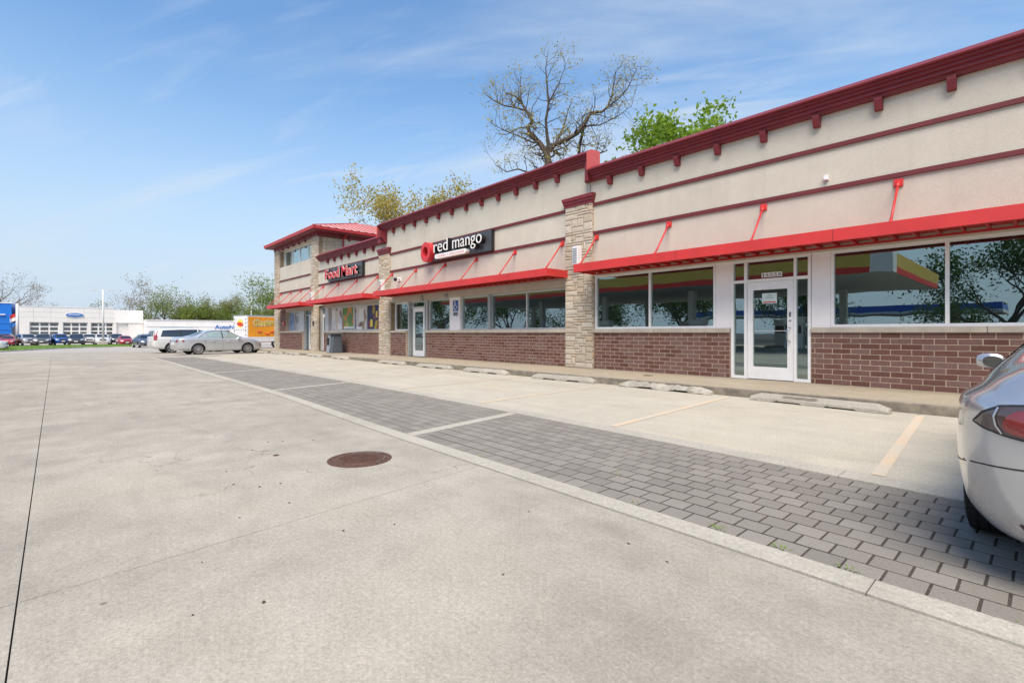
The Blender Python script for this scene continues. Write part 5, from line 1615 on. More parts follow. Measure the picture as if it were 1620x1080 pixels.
for sd in (-1, 1):
    c.decal('side_window', 'car_glass', [(-2.02, 1.10), (-1.88, 1.52), (-1.0, 1.56), (-.92, 1.56), (-.92, 1.08)], 'y', sd, .004, .07)
    c.decal('side_window', 'car_glass', [(-.86, 1.08), (-.86, 1.565), (.12, 1.575), (.12, 1.06)], 'y', sd, .004, .07)
    c.decal('side_window', 'car_glass', [(.18, 1.06), (.18, 1.57), (.45, 1.50), (.95, 1.14), (.98, 1.05)], 'y', sd, .004, .07)
    c.ribbon('pillar', 'black_plastic', [(-.89, 1.07), (-.89, 1.57)], .06, 'y', sd, .005)
    c.ribbon('sill_trim', 'black_plastic', [(-.95, .33), (.95, .33)], .09, 'y', sd, .004)
    lm = c.decal('tail_lamp', 'tail_red', [(sd * a, b) for a, b in [(.63, 1.50), (.66, 1.48), (.76, 1.20), (.86, 1.08), (.87, .86), (.80, .85), (.76, 1.06), (.70, 1.20)]], 'x', -1, .006, .04)
    c.decal('tail_lamp', 'tail_red', [(-2.36, .86), (-2.35, 1.05), (-2.29, 1.22), (-2.17, 1.50), (-2.11, 1.54), (-2.21, 1.25), (-2.19, 1.05), (-2.24, .86)], 'y', sd, .006, .04)
    c.ribbon('door_seam', 'black_plastic', [(.15, 1.04), (.15, .36)], .009, 'y', sd)
    c.ribbon('door_seam', 'black_plastic', [(-.9, 1.05), (-.95, .75), (-.86, .4)], .009, 'y', sd)
    MB().tube([(-1.7, sd * .60, 1.69), (-1.6, sd * .60, 1.715), (.1, sd * .60, 1.735), (.2, sd * .60, 1.70)], .016, 6).build('roof_rail', 'alloy', c.root, local=True)
    c.mirror(.92, 1.07, sd, 'paint_white', w=.2, h=.15, y=.9)
c.decal('rear_window', 'car_glass', [(-.56, 1.12), (-.60, 1.20), (-.54, 1.48), (.54, 1.48), (.60, 1.20), (.56, 1.12)], 'x', -1, .006, .08)
c.decal('number_plate', 'plastic_white', [(-.26, .92), (-.26, .80), (.26, .80), (.26, .92)], 'x', -1, .006, .06)
c.decal('windscreen', 'car_glass', [(1.15, .62), (.55, .54), (.55, -.54), (1.15, -.62)], 'z', 1, .004, .1)

# --- the far rows: plain car kinds seen from the front
SPU = dict(L=4.7, W=.95, wr=.36, wx=(-1.38, 1.42), tw=.22, inset=.03, arch=.06,
           zt=[(-2.35, 1.10), (-2.25, 1.50), (-2.0, 1.66), (-.8, 1.72), (0, 1.70), (.45, 1.55), (.95, 1.20), (1.2, 1.14), (1.8, 1.09), (2.15, 1.0), (2.30, .85), (2.35, .66)],
           zb=[(-2.35, .95), (-2.2, 1.04), (-1, 1.05), (.8, 1.03), (1.8, .98), (2.2, .88), (2.35, .6)],
           z0=[(-2.35, .48), (-2.1, .3), (1.9, .28), (2.2, .30), (2.35, .42)],
           w=[(-2.35, .78), (-2.2, .90), (-1.5, .95), (1.2, .95), (1.9, .93), (2.2, .85), (2.32, .74), (2.35, .66)],
           wt=[(-2.35, .6), (-2, .68), (-.8, .67), (.2, .66), (.9, .72), (1.3, .78), (2.1, .74), (2.35, .5)])
SPC = dict(SPU); SPC.update(L=4.6, W=.91, wr=.32, wx=(-1.32, 1.36),
           zt=[(-2.3, .85), (-2.2, 1.02), (-1.6, 1.10), (-1.0, 1.34), (-.3, 1.45), (.2, 1.43), (.6, 1.30), (1.05, 1.05), (1.7, .95), (2.1, .85), (2.26, .70), (2.3, .55)],
           zb=[(-2.3, .78), (-2.1, .93), (-1, .94), (.8, .91), (1.7, .84), (2.15, .72), (2.3, .48)],
           z0=[(-2.3, .42), (-2.0, .24), (1.8, .2), (2.1, .22), (2.3, .32)],
           w=[(-2.3, .66), (-2.1, .83), (-1.2, .91), (1.1, .91), (1.8, .87), (2.12, .77), (2.26, .64), (2.3, .55)],
           wt=[(-2.3, .5), (-1.8, .66), (-.8, .58), (.2, .58), (.9, .64), (1.3, .70), (2.0, .64), (2.3, .4)])
def far_car(kind, x, y, head, paintm, label):
    sp = SPU if kind == 'suv' else SPC
    c = Car('dealer_car', sp, (x, y, T(x) - .015), R(head), label, 'car', 'cars at the dealer yard', nx=30, sub=2, paintm=paintm)
    c.wheels('alloy', 6, .66, nseg=16)
    hi = kind == 'suv'
    if hi:
        c.decal('windscreen', 'car_glass', [(-.66, 1.20), (-.57, 1.60), (.57, 1.60), (.66, 1.20)], 'x', 1, .012, .12)
        c.decal('grille', 'black_plastic', [(-.42, .92), (.42, .92), (.38, .68), (-.38, .68)], 'x', 1, .010, .1)
        c.decal('lower_grille', 'black_plastic', [(-.62, .56), (.62, .56), (.55, .42), (-.55, .42)], 'x', 1, .010, .1)
        for sd in (-1, 1):
            c.decal('head_lamp', 'head_lamp', [(sd * a, b) for a, b in [(.48, .80), (.48, .92), (.82, .95), (.86, .85), (.70, .80)]], 'x', 1, .012, .08)
            c.decal('side_window', 'car_glass', [(-1.95, 1.12), (-1.8, 1.54), (-.4, 1.60), (.35, 1.50), (.86, 1.12)], 'y', sd, .008, .14)
            c.mirror(.72, 1.12, sd, paintm, w=.2, h=.16, y=.92)
        zp = .62
    else:
        c.decal('windscreen', 'car_glass', [(-.60, 1.06), (-.50, 1.35), (.50, 1.35), (.60, 1.06)], 'x', 1, .012, .12)
        c.decal('grille', 'black_plastic', [(-.40, .70), (.40, .70), (.36, .55), (-.36, .55)], 'x', 1, .010, .1)
        c.decal('lower_grille', 'black_plastic', [(-.60, .44), (.60, .44), (.52, .32), (-.52, .32)], 'x', 1, .010, .1)
        for sd in (-1, 1):
            c.decal('head_lamp', 'head_lamp', [(sd * a, b) for a, b in [(.46, .62), (.46, .72), (.76, .77), (.80, .68), (.64, .62)]], 'x', 1, .012, .08)
            c.decal('side_window', 'car_glass', [(-1.25, 1.0), (-.9, 1.28), (-.3, 1.36), (.3, 1.34), (.86, 1.0)], 'y', sd, .008, .12)
            c.mirror(.70, .98, sd, paintm, w=.17, h=.13, y=.88)
        zp = .46
    c.decal('number_plate', 'plastic_white', [(-.2, zp - .05), (.2, zp - .05), (.2, zp + .05), (-.2, zp + .05)], 'x', 1, .016, .1)
    return c
far = [('sedan', -99.5, -6.35, -4, 'paint_red', 'bright red dealer car left of the light pole, beside the white car hood'),
       ('suv', -103.5, -7.1, -4, 'paint_maroon', 'dark maroon dealer car half hidden behind the leftmost red one'),
       ('suv', -101.5, -4.55, 14, 'paint_pale', 'pale grey dealer SUV turned slightly, leftmost of the SUV row'),
       ('suv', -98.0, -2.75, -3, 'paint_grey', 'dark grey dealer SUV beside the pale grey turned one'),
       ('suv', -100.5, -1.0, 10, 'paint_blue', 'bright blue dealer SUV between two dark ones'),
       ('suv', -96.5, .85, -2, 'paint_dark', 'near-black dealer SUV right of the bright blue one'),
       ('suv', -101.5, 2.35, 0, 'paint_white', 'white dealer SUV left of the tall light pole'),
       ('suv', -98.5, 3.75, 2, 'paint_white', 'white dealer SUV directly behind the foot of the tall light pole'),
       ('suv', -102.5, 5.75, 4, 'paint_dark', 'dark dealer SUV between the white one and the red saloon'),
       ('sedan', -92.5, 6.15, 4, 'paint_red', 'red dealer saloon at the right end of the grass strip'),
       ('suv', -98.5, 9.2, 4, 'paint_pale', 'pale dealer car behind the red saloon by the small shutter'),
       ('sedan', -68.5, 6.35, 6, 'paint_slate', 'slate grey saloon standing nearest, right of the grass strip'),
       ('suv', -86.5, 10.2, 8, 'paint_slate', 'dark slate dealer SUV next to the white estate, behind the grey saloon')]
for k in far: far_car(*k)

wc = far_car('sedan', -60.0, -6.15, 84, 'paint_white', 'white car poking in at the far left picture edge')

# --- snack delivery truck behind the tower
TH = math.atan2(.955, -.298)
tz = T(-50.8)
tr = tag(empty('delivery_truck', (-50.84, 12.45, tz), TH), 'white box truck with an orange snack advert on its side, half hidden behind the tower', 'truck')
def TB(name, mat, *a, bv=0, parent=None):
    o = MB().box(*a).build(name, mat, parent or tr, local=True)
    if bv: bevel(o, bv)
    return o
# local: x forward from the rear corner, y to the left; the right flank is y = 0
TB('box_body', 'truck_white', 0, 5.2, .002, 2.25, .62, 3.12, bv=.03)
TB('skirt', 'truck_white', .25, 5.2, .03, 2.2, .36, .615, bv=.02)
TB('cab', 'truck_white', 5.22, 6.5, .05, 2.2, .40, 2.3, bv=.12)
TB('roof_rim', 'bin_light', -.02, 5.22, -.015, 2.265, 3.085, 3.16, bv=.01)
ad = TB('side_advert', 'truck_orange', .10, 5.1, -.010, .0, 1.08, 3.0)
TB('advert_border', 'sign_white', .06, 5.14, -.006, .001, .98, 1.075)
TB('rear_door', 'truck_white', -.012, .0, .12, 2.13, .68, 3.02)
TB('rear_bumper', 'black_plastic', -.16, -.02, .1, 2.15, .40, .52, bv=.01)
def flank_text(s, x0, x1, z0, hgt, mat, yy, off, name, shear=0.0, tilt=0.0, cap='H'):
    V, Fc = text_mesh(s, 1.0, .004, off, shear=shear)
    xa, xb = min(v[0] for v in V), max(v[0] for v in V); hh = .73
    kx, kz = (x1 - x0) / (xb - xa), hgt / hh
    W = [(x0 + (v[0] - xa) * kx, yy - v[2], z0 + v[1] * kz + (v[0] - xa) * kx * tilt) for v in V]
    return MB().add(W, Fc).build(name, mat, tr, local=True)
flank_text('Cheetos', .55, 2.72, 2.12, .56, 'sign_white', -.018, .085, 'logo_edge', .15, .06)
flank_text('Cheetos', .57, 2.70, 2.12, .55, 'logo_black', -.026, .055, 'logo_edge', .15, .06)
flank_text('Cheetos', .60, 2.67, 2.13, .53, 'logo_yellow', -.034, .012, 'logo_letters', .15, .06)
mb = MB()
for k, (x, z) in enumerate(((1.2, 1.55), (2.0, 1.35), (2.5, 1.55))):
    mb.tube([(x - .22, -.03, z + .10), (x - .08, -.03, z - .04), (x + .10, -.03, z - .02), (x + .24, -.03, z + .10)], [.03, .07, .075, .035], 8)
mb.build('snack_picture', 'logo_red', tr, smooth=True, local=True)
mb = MB(); rr = random.Random(9); x = .9
while x < 3.4:
    w = rr.uniform(.05, .1); mb.box(x, x + w, .026, .0295, .56 - .0, .60); x += w + .035
mb.build('small_red_lettering', 'logo_red', tr, local=True)
# round emblem and dots on the rear
mb = MB(); n = 24
mb.v = [(-.016, 1.12 + .50 * math.cos(2 * math.pi * k / n), 2.35 + .40 * math.sin(2 * math.pi * k / n)) for k in range(n)]; mb.f = [tuple(range(n))]
mb.build('round_emblem', 'logo_yellow', tr, local=True)
mb = MB(); mb.v = [(-.020, 1.12 + .54 * math.cos(2 * math.pi * k / n), 2.28 + .20 * math.sin(2 * math.pi * k / n) + .06 * math.cos(2 * math.pi * k / n)) for k in range(n)]; mb.f = [tuple(range(n))]
mb.build('emblem_ribbon', 'logo_red', tr, local=True)
for k in range(6): TB('clearance_lamp', 'tail_smoke', -.03, -.014, .18 + .36 * k, .28 + .36 * k, 1.72, 1.80)
for k in range(6):
    for yy in (.15, 2.02): TB('reflector', 'tail_smoke', -.028, -.014, yy, yy + .08, .8 + .38 * k, .95 + .38 * k)
for wx in (2.95, 6.0):
    w = empty('wheel'); w.parent = tr
    arch = MB().lathe([(.0001, .026), (.50, .026)], 24, 'y', (wx, 0, .44)); arch.build('wheel_arch', 'dark_void', w, local=True)
    MB().lathe([(.24, .20), (.38, .22), (.40, .10), (.40, .02), (.37, -.005), (.24, .0)], 24, 'y', (wx, 0, .40)).build('tyre', 'rubber', w, smooth=True, local=True)
    mb = MB().lathe([(.0001, -.002), (.07, -.002), (.09, .02), (.20, .012), (.235, -.003), (.25, .0)], 24, 'y', (wx, 0, .40)).build('rim', 'plastic_white', w, local=True)

# ------------------------------------------------------------------ the car dealer across the way
def rot2(p, o, a):
    x, y = p[0] - o[0], p[1] - o[1]
    return (o[0] + x * math.cos(a) - y * math.sin(a), o[1] + x * math.sin(a) + y * math.cos(a))
DZ = -.69
dl = tag(empty('dealership', (-112, 2, DZ)), 'white car dealership with glass garage doors and a blue oval sign', 'building')
def D(name, mat, *a, parent=None, bv=0):
    o = MB().box(*a).build(name, mat, parent or dl)
    if bv: bevel(o, bv)
    return o
DX = -112.0       # front plane faces +x
D('upper_wall', 'dealer_panel', DX - 14, DX, -6.35, 6.05, 2.95, 5.45)
D('upper_wall', 'dealer_white', DX - 14, DX + .12, 6.06, 10.1, 2.95, 5.25)
D('coping', 'dealer_white', DX - 14.05, DX + .05, -6.4, 6.05, 5.455, 5.55)
y = -6.35
for k in range(1, 6): D('panel_joint', 'bin_light', DX + .001, DX + .004, -6.35 + k * 2.07 - .012, -6.35 + k * 2.07 + .012, 2.96, 5.44)
for z in (3.75, 4.6): D('panel_joint', 'bin_light', DX + .001, DX + .0035, -6.34, 6.04, z - .012, z + .012)
for a, b_ in ((-6.35, -4.75), (-1.24, -.76), (2.42, 2.82), (5.85, 6.3), (7.95, 10.1)):
    D('pier', 'dealer_panel', DX - 1, DX - .003, a, b_, DZ - .1, 2.948)
def garage(y0, y1, ncol, nrow=5):
    g_ = D('garage_door', 'dealer_white', DX - .36, DX - .30, y0, y1, DZ, 2.945)
    w = (y1 - y0) / ncol; h = (2.93 - DZ) / nrow
    for i in range(ncol):
        for j in range(nrow):
            MB().box(DX - .302, DX - .285, y0 + i * w + .10, y0 + (i + 1) * w - .10, DZ + j * h + .11, DZ + (j + 1) * h - .11).build('pane', 'far_glass', g_)
    return g_
garage(-4.73, -1.26, 3); garage(-.74, 2.40, 3); garage(2.84, 5.83, 3)
g_ = D('service_shutter', 'dealer_panel', DX - .36, DX - .30, 6.32, 7.94, DZ + .9, 2.4)
D('shutter_header', 'dealer_white', DX - .36, DX - .30, 6.32, 7.94, 2.41, 2.945)
D('dark_gap', 'dark_void', DX - .9, DX - .8, 6.32, 7.94, DZ, DZ + .9)
dr = D('office_door', 'dealer_white', DX - .30, DX - .22, -6.2, -4.9, DZ, 2.9)
for a, b_, c_, d_ in ((-6.1, -5.25, 2.2, 2.8), (-6.0, -5.35, .55, 2.0), (-6.0, -5.35, -.45, .35), (-5.15, -4.95, -.4, 2.8)):
    MB().box(DX - .222, DX - .205, a, b_, c_, d_).build('pane', 'far_glass', dr)
ov = tag(empty('oval_sign', (DX + .1, .75, 4.0)), 'blue oval sign with white script on the dealership wall', 'sign')
mb = MB(); n = 32
def oval(ry, rz, x0, x1):
    m = MB()
    for x in (x0, x1): m.v += [(x, .75 + ry * math.cos(2 * math.pi * k / n), 4.22 + rz * math.sin(2 * math.pi * k / n)) for k in range(n)]
    m.f = [tuple(range(n, 2 * n))] + [(k, (k + 1) % n, n + (k + 1) % n, n + k) for k in range(n)]
    return fix_normals(m.build('oval_edge' if rz > .35 else 'oval_face', 'sign_white' if rz > .35 else 'oval_blue', ov))
oval(1.17, .37, DX + .02, DX + .14); oval(1.12, .33, DX + .141, DX + .17)
pts = [(DX + .18, .75 + a, 4.22 + b_) for a, b_ in ((-.75, -.06), (-.62, .08), (-.45, .12), (-.35, -.02), (-.2, .07), (-.05, .05), (0, -.08), (.15, .06), (.3, .04), (.42, .0), (.55, .12), (.72, .05))]
MB().tube(pts, .05, 5).build('script', 'sign_white', ov)
# low white service wing running to the right
lw = tag(empty('service_wing', (-106, 16, DZ)), 'long low white service wing with a blue AutoNation name, right of the dealership', 'building')
WX = -107.5
mb = MB().box(WX - 10, WX, 10.15, 30, DZ - .1, 3.42).build('wall', 'dealer_white', lw)
MB().box(WX - 10.1, WX + .1, 10.12, 30.1, 3.425, 3.55).build('coping', 'dealer_panel', lw)
MB().box(WX + .001, WX + .03, 10.2, 30, 2.22, 2.28).build('wall_trim', 'bin_light', lw)
for a, b_ in ((12.0, 14.6), (15.4, 18.0)): MB().box(WX + .001, WX + .03, a, b_, DZ, 1.8).build('shutter', 'dealer_panel', lw)
MB().box(WX + .001, WX + .04, 19.6, 23.2, 1.05, 1.65).build('window', 'far_glass', lw)
# the name, upper right
V, Fc = text_mesh('AutoNation', 1.0, .03, .02)
xa, xb = min(v[0] for v in V), max(v[0] for v in V)
MB().add([(WX + .05 + v[2], 20.7 + (v[0] - xa) * 5.6 / (xb - xa), 1.95 + v[1] * 1.05) for v in V], Fc).build('name_lettering', 'oval_blue', lw)
bb = tag(empty('blue_showroom', (-115, -12, DZ)), 'bright blue showroom block at the left picture edge', 'building')
MB().box(-126, -113.5, -22, -6.9, DZ - .1, 5.95).build('wall', 'dealer_blue', bb)
MB().box(-126.1, -113.4, -22.1, -6.8, 5.955, 6.1).build('coping', 'dealer_white', bb)
for z in (2.6, 1.6): MB().box(-113.499, -113.46, -21.9, -6.95, z, z + .05).build('wall_trim', 'sign_blue', bb)
MB().box(-113.499, -113.2, -8.4, -7.6, 4.05, 4.2).build('lamp', 'sign_white', bb)

# light poles
def light_pole(x, y, h, arms, label, r0=.13, ang=0.0, base=True):
    z = T(x)
    t_ = tag(empty('light_pole', (x, y, z)), label, 'light pole', 'car park light poles')
    MB().tube([(x, y, z), (x, y, z + h)], [r0, r0 * .8], 10).build('pole', 'pole_white', t_, smooth=True)
    if base:
        bevel(MB().box(x - .45, x + .45, y - .55, y + .55, z - .1, z + .55).build('base', 'edge_concrete', t_), .08)
    for a in arms:
        ex, ey = x + math.cos(ang) * a, y + math.sin(ang) * a
        MB().tube([(x, y, z + h - .15), (ex, ey, z + h - .1)], .04, 6).build('arm', 'pole_white', t_)
        MB().box(min(ex, ex + math.cos(ang) * .5 * (1 if a > 0 else -1)) - .12, max(ex, ex + math.cos(ang) * .5 * (1 if a > 0 else -1)) + .12,
                 min(ey, ey + math.sin(ang) * .5 * (1 if a > 0 else -1)) - .12, max(ey, ey + math.sin(ang) * .5 * (1 if a > 0 else -1)) + .12, z + h - .16, z + h - .04).build('lamp_head', 'pole_white', t_)
light_pole(-94.0, 3.75, 8.2, (-.7, .7), 'tall white twin-arm light pole before the dealership', .14, R(75))
light_pole(-104.0, -5.7, 6.2, (), 'plain white pole between blue showroom and dealership', .2, base=False)
light_pole(-112.0, 28.2, 9.3, (-.8, .8), 'thin distant twin-arm light pole above the orange truck', .11, R(75))
# flags on the plain pole
fl = tag(empty('flag', (-104, -6.0, 2.6)), 'blue and red flag hanging beside the plain white pole', 'flag')
for k, (m_, z) in enumerate((('oval_blue', 2.2), ('sign_white', 3.0), ('sign_red', 3.55))):
    mb = MB(); 
    for i in range(7):
        yy = -5.9 - .10 * i; mb.v += [(-104 + .06 * math.sin(i * 1.3), yy, z - .05 * i), (-104 + .06 * math.sin(i * 1.3 + .5), yy, z + .55 - .06 * i)]
    mb.f = [(2 * i, 2 * i + 1, 2 * i + 3, 2 * i + 2) for i in range(6)]
    mb.build('stripe', m_, fl)

# grass strip with its kerb
near = [(-50, -7.0), (-54.7, -4.35), (-59.1, -3.35), (-67.2, -1.35), (-73.0, 1.11), (-74.2, 3.93), (-71.8, 5.55)]
farp = [(-84, -12.0), (-87.6, -6.3), (-91.5, -5.0), (-92.5, -.6), (-91.5, 3.0), (-91.0, 5.2), (-86, 6.4)]
mb = MB(); k = 12
def poly_at(pl, u):
    s_ = u * (len(pl) - 1); i = min(int(s_), len(pl) - 2); return Vector(pl[i]).lerp(Vector(pl[i + 1]), s_ - i)
for i in range(41):
    for j in range(k + 1):
        p_ = poly_at(near, i / 40).lerp(poly_at(farp, i / 40), j / k)
        hgt = .16 * min(1, j / 1.5) * min(1, (k - j) / 1.5 + .0)
        mb.v.append((p_.x, p_.y, T(p_.x) + .02 + hgt))
mb.f = [(i * (k + 1) + j, (i + 1) * (k + 1) + j, (i + 1) * (k + 1) + j + 1, i * (k + 1) + j + 1) for i in range(40) for j in range(k)]
lawn = tag(fix_normals(mb.build('lawn', 'grass_soil')), kind='structure')
gb = MB(); rg_ = random.Random(12)
for q in range(5200):
    u, v = rg_.random(), rg_.uniform(.03, .97)
    p_ = poly_at(near, u).lerp(poly_at(farp, u), v)
    a = rg_.uniform(0, 6.28); h_ = rg_.uniform(.06, .16); w = .05
    z = T(p_.x) + .1
    gb.add([(p_.x - math.cos(a) * w, p_.y - math.sin(a) * w, z), (p_.x + math.cos(a) * w, p_.y + math.sin(a) * w, z), (p_.x + rg_.uniform(-.05, .05), p_.y + rg_.uniform(-.05, .05), z + h_)], [(0, 1, 2)])
tag(gb.build('grass_blades', 'blade'), 'bright green mown grass strip before the dealer cars', 'grass', kind='stuff')
pts = densify(near, 2.0, False)
for i in range(len(pts) - 1):
    a, b_ = Vector(pts[i]), Vector(pts[i + 1]); d = (b_ - a).normalized(); nn = Vector((-d.y, d.x)) * .14
    z0, z1 = T(a.x), T(b_.x)
    m = MB().add([(a.x - nn.x, a.y - nn.y, z0 - .05), (a.x + nn.x, a.y + nn.y, z0 - .05), (b_.x + nn.x, b_.y + nn.y, z1 - .05), (b_.x - nn.x, b_.y - nn.y, z1 - .05),
                  (a.x - nn.x, a.y - nn.y, z0 + .07), (a.x + nn.x, a.y + nn.y, z0 + .07), (b_.x + nn.x, b_.y + nn.y, z1 + .07), (b_.x - nn.x, b_.y - nn.y, z1 + .07)],
                 [(4, 5, 6, 7), (0, 1, 5, 4), (1, 2, 6, 5), (2, 3, 7, 6), (3, 0, 4, 7)])
    fix_normals(m.build('kerb_stone', 'edge_concrete', lawn))

# ------------------------------------------------------------------ trees
class Tree:
    def __init__(s, name, loc, label, group, seed, bark='bark', leaf='leaf_green'):
        s.r = random.Random(seed); s.loc = Vector(loc); s.wood = MB(); s.lv = MB(); s.bark, s.leaf = bark, leaf
        s.name, s.label, s.group = name, label, group
        s.tips = []
    def limb(s, pts, r0, r1, n=6, jit=0.0):
        P = []
        for i, p in enumerate(pts):
            t = i / (len(pts) - 1)
            P.append(Vector(p) + Vector((s.r.uniform(-1, 1), s.r.uniform(-1, 1), s.r.uniform(-1, 1))) * jit * (0 if i == 0 else 1))
        s.wood.tube(P, [lerp(r0, r1, i / (len(P) - 1)) for i in range(len(P))], n, cap=False)
        return P
    def grow(s, p, d, ln, rad, lev, maxl, spread=.7, up=.25, kids=(2, 4), shrink=.68, wig=.18, seg=4, leafn=3, lsize=.12, lfrom=2, gnarl=1.0):
        d = d.normalized(); pts = [p.copy()]; q = p.copy(); dd = d.copy()
        for i in range(seg):
            dd = (dd + Vector((s.r.gauss(0, wig), s.r.gauss(0, wig), s.r.gauss(0, wig) + up * .25)) * gnarl).normalized()
            q = q + dd * (ln / seg); pts.append(q.copy())
        r1 = rad * (.55 if lev < maxl else .3)
        s.wood.tube(pts, [lerp(rad, r1, i / seg) for i in range(seg + 1)], 7 if lev == 0 else 5 if lev < 3 else 3, cap=False)
        if lev >= lfrom:
            for k in range(leafn): s.leaves(pts[s.r.randint(1, seg)], lsize, 1)
        if lev >= maxl:
            s.tips.append(pts[-1]); return
        nk = s.r.randint(*kids)
        for k in range(nk):
            i = s.r.randint(max(1, seg // 2), seg) if k else seg
            a = Vector((s.r.gauss(0, 1), s.r.gauss(0, 1), s.r.gauss(0, 1)))
            a = (a - dd * a.dot(dd)).normalized()
            nd = (dd + a * spread * s.r.uniform(.6, 1.3) + Vector((0, 0, up))).normalized()
            s.grow(pts[i], nd, ln * shrink * s.r.uniform(.75, 1.2), lerp(rad, r1, i / seg) * .72, lev + 1, maxl, spread, up, kids, shrink, wig, seg, leafn, lsize, lfrom, gnarl)
    def leaves(s, p, size, n, spread=None):
        sp_ = spread if spread is not None else size * 1.4
        for _ in range(n):
            c = p + Vector((s.r.gauss(0, sp_), s.r.gauss(0, sp_), s.r.gauss(0, sp_)))
            a = Vector((s.r.gauss(0, 1), s.r.gauss(0, 1), s.r.gauss(0, 1))).normalized()
            b = a.cross(Vector((s.r.gauss(0, 1), s.r.gauss(0, 1), s.r.gauss(0, 1)))).normalized()
            z = size * s.r.uniform(.6, 1.25)
            s.lv.add([c - a * z * .6, c + b * z * .32, c + a * z * .6, c - b * z * .32], [(0, 1, 2, 3)])
    def finish(s, cat='tree'):
        root = tag(empty(s.name, s.loc), s.label, cat, s.group)
        o = s.wood.build('trunk', s.bark, root, smooth=True)
        if s.lv.v: s.lv.build('crown', s.leaf, root)
        return root

# big bare tree behind the shops, its main limbs drawn out, twigs grown on them
TL = (-22.1, 23.3, 0)
bt = Tree('bare_tree', TL, 'tall gnarled bare tree with sparse yellow leaf buds behind the roof step', 'trees behind the shops', 5, 'bark', 'leaf_yellow')
rt = Vector((.6723, .7402, 0)); dp = Vector((-.7402, .6723, 0)); K = .0153
def BP(cx_, cy_, dep=0):
    return Vector(TL) + rt * ((cx_ - 830) * K) + dp * dep + Vector((0, 0, 12.3 + (490 - cy_) * K))
bt.limb([Vector(TL), Vector(TL) + Vector((.05, 0, 4)), Vector(TL) + Vector((-.08, .1, 8.5)), BP(832, 490)], .42, .27, 10)
main = [([(832, 490, 0), (822, 440, .1), (790, 395, .3), (752, 350, .5), (745, 315, .6), (764, 288, .8), (738, 248, .9), (715, 205, 1.0), (690, 170, 1.1), (640, 150, 1.2)], .22, .035),
        ([(725, 237, .9), (690, 235, .6), (640, 236, .4), (600, 222, .2), (562, 198, 0)], .07, .02),
        ([(715, 200, 1.0), (708, 130, 1.3), (714, 60, 1.5)], .045, .012),
        ([(832, 470, 0), (826, 400, -.3), (818, 330, -.6), (826, 260, -.8), (818, 180, -1.0), (812, 120, -1.1), (822, 55, -1.2)], .12, .015),
        ([(834, 440, 0), (855, 415, -.2), (905, 400, -.4), (950, 375, -.5), (985, 325, -.6), (1010, 295, -.6), (1055, 282, -.5), (1078, 262, -.4), (1100, 200, -.3), (1112, 150, -.2), (1116, 105, -.1)], .17, .018),
        ([(1078, 264, -.4), (1120, 235, -.7), (1150, 205, -.9), (1175, 165, -1), (1198, 118, -1.1)], .06, .014),
        ([(860, 412, -.2), (885, 355, .4), (905, 300, .8), (920, 230, 1.1), (948, 160, 1.3)], .09, .014),
        ([(970, 440, 1.0), (968, 400, .9), (980, 350, .6), (985, 330, .2)], .12, .09),
        ([(980, 345, -.5), (1040, 355, -.9), (1110, 320, -1.2), (1165, 290, -1.5)], .06, .012),
        ([(990, 430, .9), (1040, 440, .6), (1085, 428, .3), (1060, 400, .1)], .09, .02),
        ([(832, 485, 0), (800, 505, .6), (745, 515, .9), (700, 495, 1.1), (650, 500, 1.2), (600, 470, 1.3)], .10, .02),
        ([(790, 395, .3), (760, 420, -.6), (700, 400, -1.2), (640, 395, -1.6), (580, 370, -1.9)], .07, .015),
        ([(745, 320, .6), (700, 310, 1.2), (650, 330, 1.6), (600, 310, 2.0)], .05, .012),
        ([(850, 440, 0), (890, 450, -1.0), (930, 430, -1.6)], .06, .02),
        ([(826, 260, -.8), (870, 200, -1.5), (890, 130, -1.9)], .05, .01)]
for pl, r0, r1 in main:
    pts = [BP(*p_) for p_ in pl]
    P = bt.limb(pts, r0, r1, 7, .05)
    for i in range(1, len(P)):
        for k in range(3 if r0 > .08 else 4):
            u = bt.r.random(); q = P[i - 1].lerp(P[i], u); dd = (P[i] - P[i - 1]).normalized()
            a = Vector((bt.r.gauss(0, 1), bt.r.gauss(0, 1), bt.r.gauss(0, 1) + .25)); a = (a - dd * a.dot(dd)).normalized()
            bt.grow(q, a + dd * .5, bt.r.uniform(.5, 1.15), lerp(r0, r1, i / len(P)) * .35 + .006, 2, 4, .75, .15, (2, 3), .72, .20, 4, 2, .12, 3, 1.1)
bt.finish()

def generic_tree(name, x, y, z, h, label, group, seed, leaf, bark='bark', maxl=4, trunk=.35, spread=.62, up=.25, leafn=6, lsize=.16, cl=2, shrink=.70, r0=.22, kids=(3, 4), lspread=None, lean=0.0, first=5):
    t_ = Tree(name, (x, y, z), label, group, seed, bark, leaf)
    b_ = Vector((x, y, z)); th = h * trunk
    top = b_ + Vector((t_.r.uniform(-.2, .2) + lean, t_.r.uniform(-.2, .2), th))
    t_.limb([b_, b_.lerp(top, .5) + Vector((.05, .03, 0)), top], r0, r0 * .75, 8)
    for k in range(first):
        a = 2 * math.pi * k / first + t_.r.uniform(-.4, .4)
        e = t_.r.uniform(.35, .95) if k else 2.5
        t_.grow(b_.lerp(top, t_.r.uniform(.75, 1)), Vector((math.cos(a), math.sin(a), e * 1.2)), (h - th) * .42 * t_.r.uniform(.85, 1.15), r0 * .5, 1, maxl, spread, up, kids, shrink, .16, 4, leafn, lsize, 2)
    for tp in t_.tips: t_.leaves(tp, lsize, cl, (lspread or lsize * 2))
    return t_.finish()
BG = 'trees behind the shops'
generic_tree('budding_tree', -39.0, 24.9, 0, 15.6, 'yellow budding tree rising behind the tower roof', BG, 41, 'leaf_yellow', 'bark', 5, .40, .62, .16, 8, .21, 12, .66, .26, (3, 3), .40)
